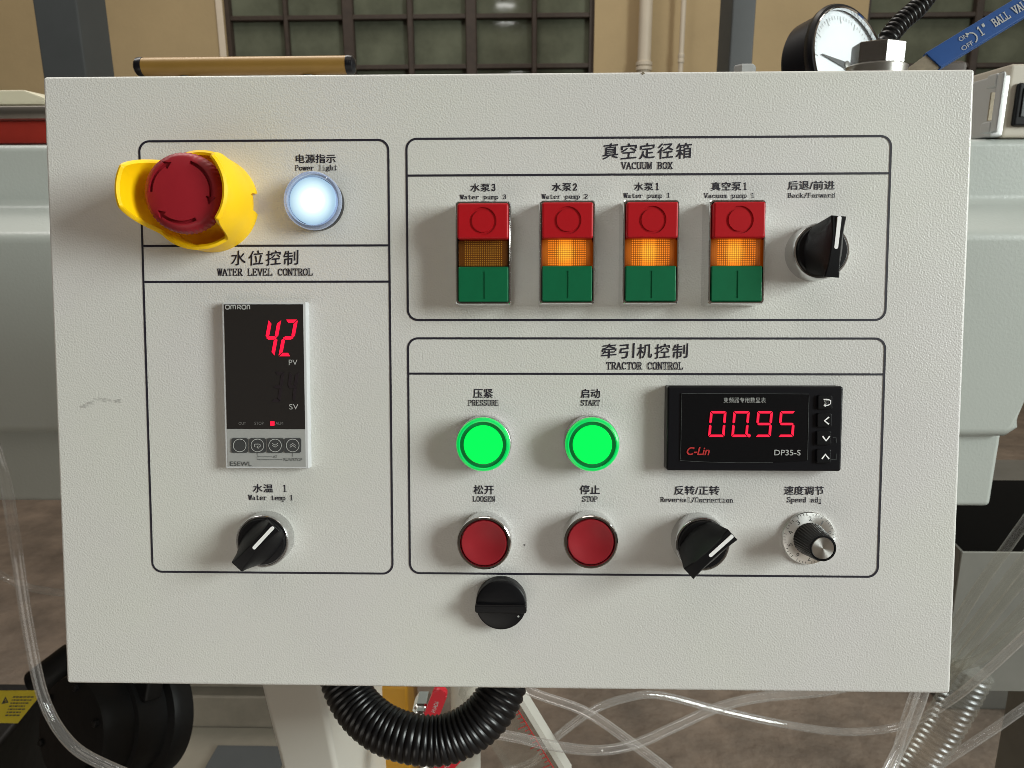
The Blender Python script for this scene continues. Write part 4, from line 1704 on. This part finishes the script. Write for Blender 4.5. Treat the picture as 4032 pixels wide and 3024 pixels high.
# ---- speed knob
q = pp(3186, 2120, .002)
bm = nb()
lathe(bm, [(.0147, 0), (.0147, .0016), (.0143, .0021), (.0090, .0034), (0, .0034)], 96)
s0 = link('speed_knob', bm, M['alu'], cb, loc=(q[0], q[1], 0))
tag(s0, 'speed knob with numbered silver skirt and black ribbed grip')
bm = nb()
for k in range(100):
    a = R(18 + 3.6 * k)
    if k % 10 == 0 or k % 2:
        continue
    r1 = .0141
    r0_ = .0128 if k % 10 else .0122
    d = Vector((math.cos(a), math.sin(a)))
    n_ = Vector((-d.y, d.x)) * .00013
    zz = lambda r_: .0021 + (.0143 - r_) / .0053 * .0013 + .00008
    bm.faces.new([bm.verts.new((p.x, p.y, z_)) for p, z_ in ((d * r1 + n_, zz(r1)), (d * r1 - n_, zz(r1)), (d * r0_ - n_, zz(r0_)), (d * r0_ + n_, zz(r0_)))])
link('scale_marks', bm, M['ink_dark'], s0, smooth=False)
for k in range(10):
    bm = font_bm(str(k))
    fit_to(bm, -.0003 if k == 1 else -.0008, -.0012, .0003 if k == 1 else .0008, .0012, 0)
    a = R(18 + 36 * k)
    rot = Matrix.Rotation(a - math.pi / 2, 4, 'Z')
    for v in bm.verts:
        v.co = rot @ (v.co + Vector((0, .0112, .0029 + (-v.co.y) * .24)))
    link('numeral', bm, M['ink_dark'], s0, smooth=False)
bm = nb()
lathe(bm, [(.0092, .0030), (.0089, .0045), (.0073, .0200), (.0069, .0212), (.0061, .0213), (.0060, .0205), (0, .0205)], 144, mod=lambda k, i: (1.0 if i % 4 < 2 else .955) if k in (1, 2) else 1)
link('ribbed_grip', bm, M['black'], s0)
bm = nb()
lathe(bm, [(.0059, .0200), (.0059, .0210), (.0056, .0213), (0, .0213)], 64)
link('silver_inlay', bm, M['alu'], s0)


# ------------------------------------------------------------------ seven-segment digits and instrument faces
SEG = {'0': 'abcdef', '1': 'bc', '2': 'abged', '3': 'abgcd', '4': 'fgbc', '5': 'afgcd', '9': 'abcdfg'}


def seg_polys(ch, xl, xr, yt, yb, slant, th, gap):
    """px outlines of one digit; xl, xr taken at mid height"""
    ym = (yt + yb) / 2

    def sh(x, y):
        return (x + (ym - y) * slant, y)
    t = th
    P = {
        'a': [(xl + gap, yt), (xr - gap, yt), (xr - t - gap * .2, yt + t), (xl + t + gap * .2, yt + t)],
        'd': [(xl + gap, yb), (xr - gap, yb), (xr - t - gap * .2, yb - t), (xl + t + gap * .2, yb - t)],
        'g': [(xl + gap, ym), (xl + t, ym - t / 2), (xr - t, ym - t / 2), (xr - gap, ym), (xr - t, ym + t / 2), (xl + t, ym + t / 2)],
        'f': [(xl, yt + gap), (xl + t, yt + t + gap), (xl + t, ym - t / 2 - gap), (xl + t * .5, ym - gap), (xl, ym - t * .3 - gap)],
        'b': [(xr, yt + gap), (xr - t, yt + t + gap), (xr - t, ym - t / 2 - gap), (xr - t * .5, ym - gap), (xr, ym - t * .3 - gap)],
        'e': [(xl, yb - gap), (xl + t, yb - t - gap), (xl + t, ym + t / 2 + gap), (xl + t * .5, ym + gap), (xl, ym + t * .3 + gap)],
        'c': [(xr, yb - gap), (xr - t, yb - t - gap), (xr - t, ym + t / 2 + gap), (xr - t * .5, ym + gap), (xr, ym + t * .3 + gap)],
    }
    return [[sh(x, y) for x, y in P[s]] for s in SEG[ch]]


def flat(name, polys, h, material, parent, th=0.00015):
    bm = nb()
    for i, poly in enumerate(polys):
        pts = [pp(x, y, h) for x, y in poly]
        ar = sum(p[0] * q[1] - q[0] * p[1] for p, q in zip(pts, pts[1:] + pts[:1]))
        if ar < 0:
            pts = pts[::-1]
        prism(bm, pts, h - .0003, h + th)
    o = link(name, bm, material, parent, smooth=False)
    return o


def inv(parent, o):
    """children drawn in panel coordinates below a part that has its own location"""
    o.location = -parent.location
    return o


def words(text, x0, x1, yt, yb, h, material, parent, name='lettering', off=0.0):
    bm = font_bm(text, off)
    a, b = pp(x0, yb, h), pp(x1, yt, h)
    fit_to(bm, a[0], a[1], b[0], b[1], h + .00014)
    return link(name, bm, material, parent, smooth=False)


def strokes(name, lines, wid, h, material, parent):
    bm = nb()
    for ln_ in lines:
        pts = [pp(x, y, h) for x, y in ln_]
        close = ln_[0] == ln_[-1]
        if close:
            pts = pts[:-1]
        ring_strip(bm, pts, wid, h + .00014, close)
    return link(name, bm, material, parent, smooth=False)


# ---- temperature controller
def z1(x, y):
    return (600 + x / 2.074, 1100 + y / 2.074)


def Z1(poly):
    return [z1(*p) for p in poly]


HT = .0052
A = pp(*z1(562, 178), HT)
B = pp(*z1(1245, 190), HT)
Cc = pp(*z1(1268, 1545), HT)
D = pp(*z1(598, 1545), HT)
x0, x1 = (A[0] + D[0]) / 2, (B[0] + Cc[0]) / 2
y1, y0 = (A[1] + B[1]) / 2, (Cc[1] + D[1]) / 2
bm = nb()
prism(bm, rrect(x0, y0, x1 + .0006, y1, .0006, 3), 0, HT, .0007, 2)
tc_ = link('temperature_controller', bm, M['meter_grey'], cb)
tag(tc_, 'tall grey framed temperature controller showing 42 in red')
a, b_ = pp(*z1(583, 1222), HT), pp(*z1(1232, 196), HT)
c_ = pp(*z1(613, 1222), HT)
sx0, sx1 = x0 + .0014, x1 - .0010
bm = nb()
yk = pp(*z1(900, 1222), HT)[1]
prism(bm, [(sx0, yk), (sx1, yk), (sx1, y1 - .0013), (sx0, y1 - .0013)], HT - .001, HT + .0002)
link('display_window', bm, M['screen'], tc_, smooth=False)
bm = nb()
prism(bm, [(sx0, y0 + .0011), (sx1, y0 + .0011), (sx1, yk - .0001), (sx0, yk - .0001)], HT - .001, HT + .00015)
link('key_plate', bm, M['meter_key'], tc_, smooth=False)
hd = HT + .0003
dg = []
for ch, xl, xr in (('4', 922, 1024), ('2', 1058, 1160)):
    dg += [Z1(p) for p in seg_polys(ch, xl, xr, 328, 628, .19, 28, 7)]
flat('red_digits', dg, hd, M['led'], tc_)
dg = []
for ch, xl, xr in (('3', 985, 1062), ('4', 1105, 1180)):
    dg += [Z1(p) for p in seg_polys(ch, xl, xr, 755, 1000, .13, 24, 4)]
flat('unlit_digits', dg, hd, M['led_off'], tc_)
flat('alarm_light', [Z1([(963, 1160), (997, 1160), (997, 1194), (963, 1194)])], hd, M['led'], tc_)
for s, a0, a1, t0, t1, mt in (('PV', 1115, 1185, 656, 700, 'ink_light'), ('SV', 1118, 1192, 1018, 1062, 'ink_light'), ('OUT', 705, 765, 1165, 1188, 'ink_mid'), ('STOP', 835, 908, 1163, 1188, 'ink_mid'),
                              ('ALM', 1006, 1068, 1163, 1188, 'ink_mid')):
    words(s, *[z1(a0, t0)[0], z1(a1, t0)[0]], z1(0, t0)[1], z1(0, t1)[1], hd, M[mt], tc_)
# maker's wordmark drawn with even strokes
lg = []


def sup(cx, cy, rx, ry):
    return [(cx + rx * math.copysign(abs(math.cos(R(q))) ** .7, math.cos(R(q))), cy + ry * math.copysign(abs(math.sin(R(q))) ** .7, math.sin(R(q)))) for q in range(0, 361, 20)]


def arch(x0, x1, yt, yb, r=8):
    return [(x0, yb), (x0, yt + r), (x0 + r * .3, yt + r * .3), (x0 + r, yt), (x1 - r, yt), (x1 - r * .3, yt + r * .3), (x1, yt + r), (x1, yb)]


lg.append(sup(614, 227, 16, 16))
lg.append(arch(641, 660, 211, 244))
lg.append(arch(660, 679, 211, 244))
lg += [[(696, 244), (696, 211), (712, 211), (720, 216), (720, 224), (712, 229), (696, 229)], [(710, 229), (722, 244)]]
lg.append(sup(748, 227, 16, 16))
lg.append(arch(774, 795, 211, 244))
strokes('lettering', [Z1(l) for l in lg], .00055, hd, M['ink_light'], tc_)
keys = []
for k, (a0, a1) in enumerate(((647, 780), (792, 925), (935, 1070), (1078, 1215))):
    o = flat('key', [Z1([(x_, y_) for x_, y_ in rrect(a0, 1297, a1, 1415, 14, 4)])], HT + .0004, M['key_dark'], tc_, .0003)
    cx0 = (a0 + a1) / 2
    sl = [sup(cx0, 1356, 52, 52)]
    sl[0] = [(cx0 + 52 * math.cos(R(q)), 1356 + 52 * math.sin(R(q))) for q in range(0, 361, 15)]
    if k == 1:
        sl.append([(cx0 - 22, 1345), (cx0 + 14, 1345), (cx0 + 24, 1352), (cx0 + 24, 1362), (cx0 + 14, 1370), (cx0 - 2, 1370)])
        sl.append([(cx0 + 8, 1358), (cx0 - 6, 1370), (cx0 + 8, 1382)])
        sl.append([(cx0 - 22, 1345), (cx0 - 26, 1362), (cx0 - 16, 1370)])
    if k == 2:
        sl += [[(cx0 - 24, 1338), (cx0, 1354), (cx0 + 24, 1338)], [(cx0 - 24, 1354), (cx0, 1370), (cx0 + 24, 1354)]]
    if k == 3:
        sl += [[(cx0 - 24, 1356), (cx0, 1340), (cx0 + 24, 1356)], [(cx0 - 24, 1372), (cx0, 1356), (cx0 + 24, 1372)]]
    strokes('key_symbol', [Z1(l) for l in sl], .00036, HT + .0008, M['ink_light'], tc_)
strokes('key_lines', [Z1(l) for l in ([(857, 1416), (857, 1472), (1060, 1472)], [(857, 1448), (975, 1448)], [(1146, 1416), (1146, 1452)])], .00022, hd, M['ink_dark'], tc_)
words('AT', z1(985, 0)[0], z1(1020, 0)[0], z1(0, 1438)[1], z1(0, 1458)[1], hd, M['ink_dark'], tc_)
words('RUN/STOP', z1(1072, 0)[0], z1(1225, 0)[0], z1(0, 1460)[1], z1(0, 1483)[1], hd, M['ink_dark'], tc_)
words('E5EWL', z1(636, 0)[0], z1(810, 0)[0], z1(0, 1488)[1], z1(0, 1524)[1], hd, M['ink_dark'], tc_)


# ---- speed meter
def z2(x, y):
    return (2500 + x / 2.212, 1300 + y / 2.212)


def Z2(poly):
    return [z2(*p) for p in poly]


HM = .0085
A, B, Cc, D = pp(*z2(285, 487), HM), pp(*z2(1816, 487), HM), pp(*z2(1800, 1228), HM), pp(*z2(275, 1228), HM)
x0, x1 = (A[0] + D[0]) / 2, (B[0] + Cc[0]) / 2
y1, y0 = (A[1] + B[1]) / 2, (Cc[1] + D[1]) / 2
bm = nb()
prism(bm, rrect(x0, y0, x1, y1, .0014, 4), 0, HM, .0012, 3)
sm_ = link('speed_meter', bm, M['gloss_black'], cb)
tag(sm_, 'wide black digital meter showing 00.95 in red')
hs = HM + .0003
wpts = [(398, 550), (1510, 556), (1518, 575), (1505, 1130), (1490, 1140), (1200, 1155), (900, 1156), (600, 1148), (400, 1138), (392, 1125)]
flat('display_window', [Z2(wpts)], hs - .0001, M['screen2'], sm_)
strokes('window_edge', [Z2([(398, 1125), (408, 550), (1512, 556)]), Z2([(392, 1136), (600, 1147), (900, 1155), (1200, 1154)]), Z2([(1516, 575), (1503, 1130)])], .00022, hs + .0001, M['ink_dark'], sm_)
hs += .0003
dg = []
for ch, xl, xr in (('0', 648, 788), ('0', 850, 990), ('9', 1058, 1192), ('5', 1256, 1390)):
    dg += [Z2(p) for p in seg_polys(ch, xl, xr, 705, 930, .085, 20, 7)]
dg.append(Z2([(993 + 15 * math.cos(R(q)), 918 + 15 * math.sin(R(q))) for q in range(0, 360, 30)]))
flat('red_digits', dg, hs, M['led'], sm_)
words('变频器专用数显表', z2(772, 0)[0], z2(1140, 0)[0], z2(0, 586)[1], z2(0, 632)[1], hs, M['ink_light'], sm_, off=-.008)
words('DP35-S', z2(1213, 0)[0], z2(1443, 0)[0], z2(0, 1042)[1], z2(0, 1090)[1], hs, M['ink_light'], sm_, off=.006)
bm = font_bm('C-Lin', .02)
for v in bm.verts:
    v.co.x += v.co.y * .25
a, b_ = pp(*z2(450, 1088), hs), pp(*z2(652, 1018), hs)
fit_to(bm, a[0], a[1], b_[0], b_[1], hs + .00014)
link('lettering', bm, M['ink_red'], sm_, smooth=False)
for k, (cx0, cy0) in enumerate(((1658, 628), (1652, 785), (1648, 941), (1646, 1099))):
    hk = HM + .0016
    pts = [pp(*z2(x_, y_), hk) for x_, y_ in rrect(cx0 - 63, cy0 - 61, cx0 + 63, cy0 + 61, 16, 4)]
    bm = nb()
    prism(bm, pts[::-1], HM - .0005, hk, .0005, 2)
    link('key', bm, M['key_dark'] if False else M['black'], sm_)
    c0x, c0y = cx0 + 10, cy0
    ch = {0: [[(c0x - 26, c0y - 26), (c0x + 14, c0y - 26), (c0x + 36, c0y - 14), (c0x + 36, c0y + 12), (c0x + 14, c0y + 26), (c0x - 20, c0y + 26)], [(c0x - 8, c0y + 14), (c0x - 22, c0y + 26), (c0x - 8, c0y + 38)]],
          1: [[(c0x + 28, c0y - 28), (c0x - 12, c0y + 4), (c0x + 26, c0y + 34)]],
          2: [[(c0x - 24, c0y - 18), (c0x + 6, c0y + 22), (c0x + 38, c0y - 18)]],
          3: [[(c0x - 28, c0y + 22), (c0x + 2, c0y - 18), (c0x + 34, c0y + 22)]]}[k]
    strokes('key_symbol', [Z2(l) for l in ch], .00085 if k else .0005, hk + .0001, M['white'], sm_)
words('SET', z2(1646, 0)[0], z2(1690, 0)[0], z2(0, 612)[1], z2(0, 638)[1], HM + .0018, M['ink_light'], sm_)
strokes('key_bracket', [Z2([(1722, 936), (1752, 936), (1752, 980)]), Z2([(1752, 1075), (1752, 1128), (1710, 1128)])], .0003, HM + .0002, M['ink_dark'], sm_)
